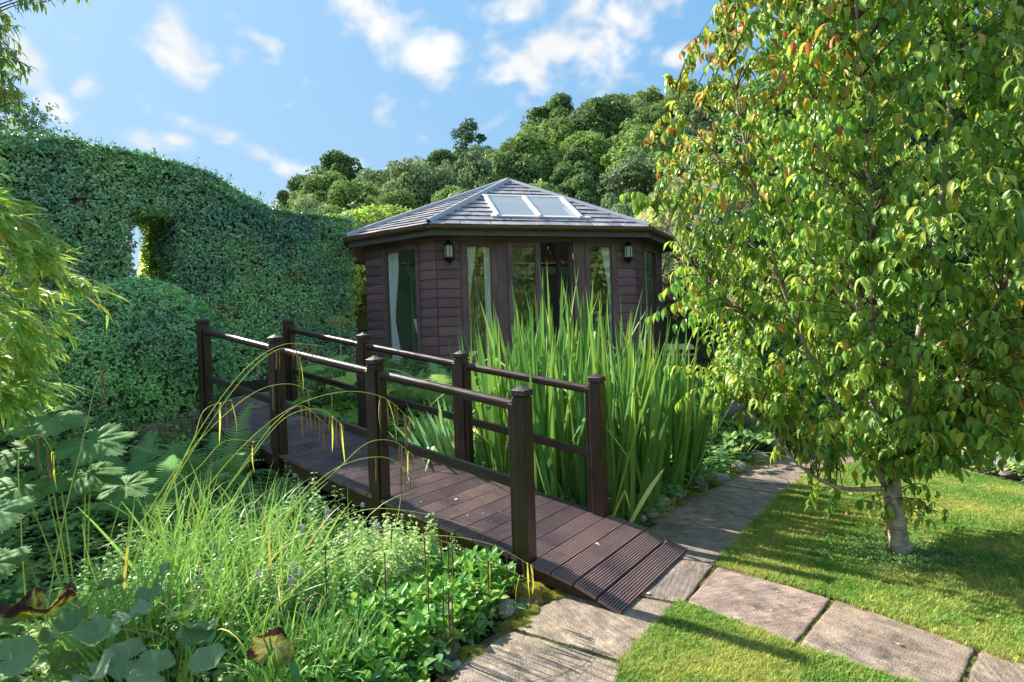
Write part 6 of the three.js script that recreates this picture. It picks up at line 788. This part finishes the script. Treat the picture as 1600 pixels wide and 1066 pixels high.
  moss('thin lines of moss growing in the joints between the flagstones', [...joint([-0.04, 2.81], [0.44, 2.5], 500), ...joint([0.35, 3.28], [0.84, 3.03], 300), ...joint([0.89, 3.05], [1.23, 3.51], 900, 0.012), ...joint([1.275, 2.59], [1.685, 3.01], 250), ...joint([1.71, 2.2], [2.06, 2.52], 200), ...joint([1.03, 3.61], [1.23, 3.53], 200), ...joint([1.94, 5.27], [2.34, 4.91], 300), ...joint([1.05, 4.33], [1.6, 4.01], 300), ...joint([-0.3, 2.55], [-0.05, 2.82], 300)]);
  // fallen leaves on lawn, path and deck
  const FL = leafGeo(0.05, 0.03, { segs: 4, curl: 0.9, fold: 0.3 }), fmats = [[0.5, 0.36, 0.16], [0.55, 0.46, 0.30], [0.36, 0.18, 0.07], [0.45, 0.42, 0.12]].map((c) => leafMat(C(...c), 0.25, 0.1));
  const G = 'fallen leaves on the lawn'; for (let i = 0; i < 34; i++) { let x, d; do { x = R(1.6, 4.4); d = R(2.9, 5.8); } while (!inside(LAWN, x, d)); const m = solo('fallen_leaf', FL, fmats[i % 4], `small dry ${['tan', 'straw-coloured', 'russet', 'yellow-brown'][i % 4]} fallen leaf lying on the lawn`, 'leaf', `${['tan', 'straw-coloured', 'russet', 'yellow-brown'][i % 4]} ${G}`); m.position.set(x, 0.028, -d); m.rotation.set(gauss() * 0.3, R(0, 6.28), gauss() * 0.3); m.scale.setScalar(R(0.5, 1)); }
  const dl = (label, s, z, k) => { const m = solo('fallen_leaf', FL, k ? fmats[k] : leafMat(C(0.2, 0.32, 0.04), 0.4, 0.3), label, 'leaf'); const p = new THREE.Vector3(s, deckH(s) + 0.008, z).applyAxisAngle(UP, bridge.rotation.y).add(bridge.position); m.position.copy(p); m.rotation.y = s * 3; };
  dl('green fallen leaf on the deck behind the first near post', 0.95, 0.55, 0); dl('dry leaf on the deck near its lower end', 0.42, 0.5, 1); dl('pale dry leaf on the middle of the deck', 1.5, 0.4, 1);
  const pl = (label, X, D, k) => { const m = solo('fallen_leaf', FL, fmats[k], label, 'leaf'); m.position.copy(V(X, 0.024, D)); m.rotation.y = X * 5; }; pl('pale fallen leaf on the big slab at the lower right', 1.72, 2.55, 1); pl('dry leaf on the slab beyond the deck end', 0.72, 3.12, 1); pl('brown leaf on the shaded path by the iris', 1.5, 4.3, 2);
  const dk = [], lit = new THREE.Group(); lit.name = numbered('deck_litter'); scene.add(lit); stuff(tag(lit, 'tiny dry leaf scraps and seeds scattered over the deck boards', 'litter'));
  for (let i = 0; i < 150; i++) { const q = R(0.1, 4.6), z = R(0.1, 0.95), p = new THREE.Vector3(q, deckH(q) + 0.003, z).applyAxisAngle(UP, bridge.rotation.y).add(bridge.position); dk.push([frame(p, new THREE.Vector3(gauss(), 0, gauss()), new THREE.Vector3(gauss() * 0.2, 1, gauss() * 0.2), R(0.1, 0.32)), vary(rnd() < 0.2 ? C(0.12, 0.16, 0.03) : C(0.26, 0.20, 0.11), 0.3)]); }
  inst('scraps', FL, fmats[0].clone(), dk, lit); lit.children[0].material.color = WHITE;
  const weeds = stuff(group('lawn_weeds', scene)); tag(weeds, 'clover and small weeds growing through the lawn', 'weeds'); const wg = sprig(5, [leafGeo(0.02, 0.015, { segs: 2, curl: 0.4 })], 0.012), wl2 = [];
  for (let i = 0; i < 900; i++) { const pl2 = rnd() < 0.85 ? LAWN : STRIP, x = pl2 === LAWN ? R(1.2, 4.5) : R(0.3, 1.9), d = pl2 === LAWN ? R(2.2, 6) : R(1.9, 3); if (!inside(pl2, x, d) || n3(x * 3.1, d * 3.1, 5) < 0.12 - 0.15 * rnd()) continue; wl2.push([frame(V(x, R(0.012, 0.03), d), new THREE.Vector3(gauss(), 0, gauss()), UP, R(0.6, 1.2)), vary(C(0.075, 0.17, 0.04), 0.2)]); }
  inst('leaves', wg, M.leaf, wl2, weeds);
  // ivy-like ground cover round the tree foot
  const gc = stuff(group('ground_cover', scene)); tag(gc, 'small leafy weeds around the foot of the tree on the lawn', 'ground cover'); const gs = sprig(6, [leafGeo(0.022, 0.016, { segs: 2, curl: 0.5 })], 0.018), gl = []; for (let i = 0; i < 900; i++) { const a = R(0, 6.28), r = R(0.06, 0.55) * Math.sqrt(rnd()) + 0.05, x = 2.42 + Math.cos(a) * r * 1.15, d = 3.55 + Math.sin(a) * r * 0.8; gl.push([frame(V(x, R(0.01, 0.04), d), new THREE.Vector3(gauss(), 0, gauss()), UP, R(0.7, 1.2)), vary(C(0.09, 0.17, 0.05), 0.25)]); } inst('leaves', gs, M.leaf, gl, gc);
}
renderer.render(scene, camera);
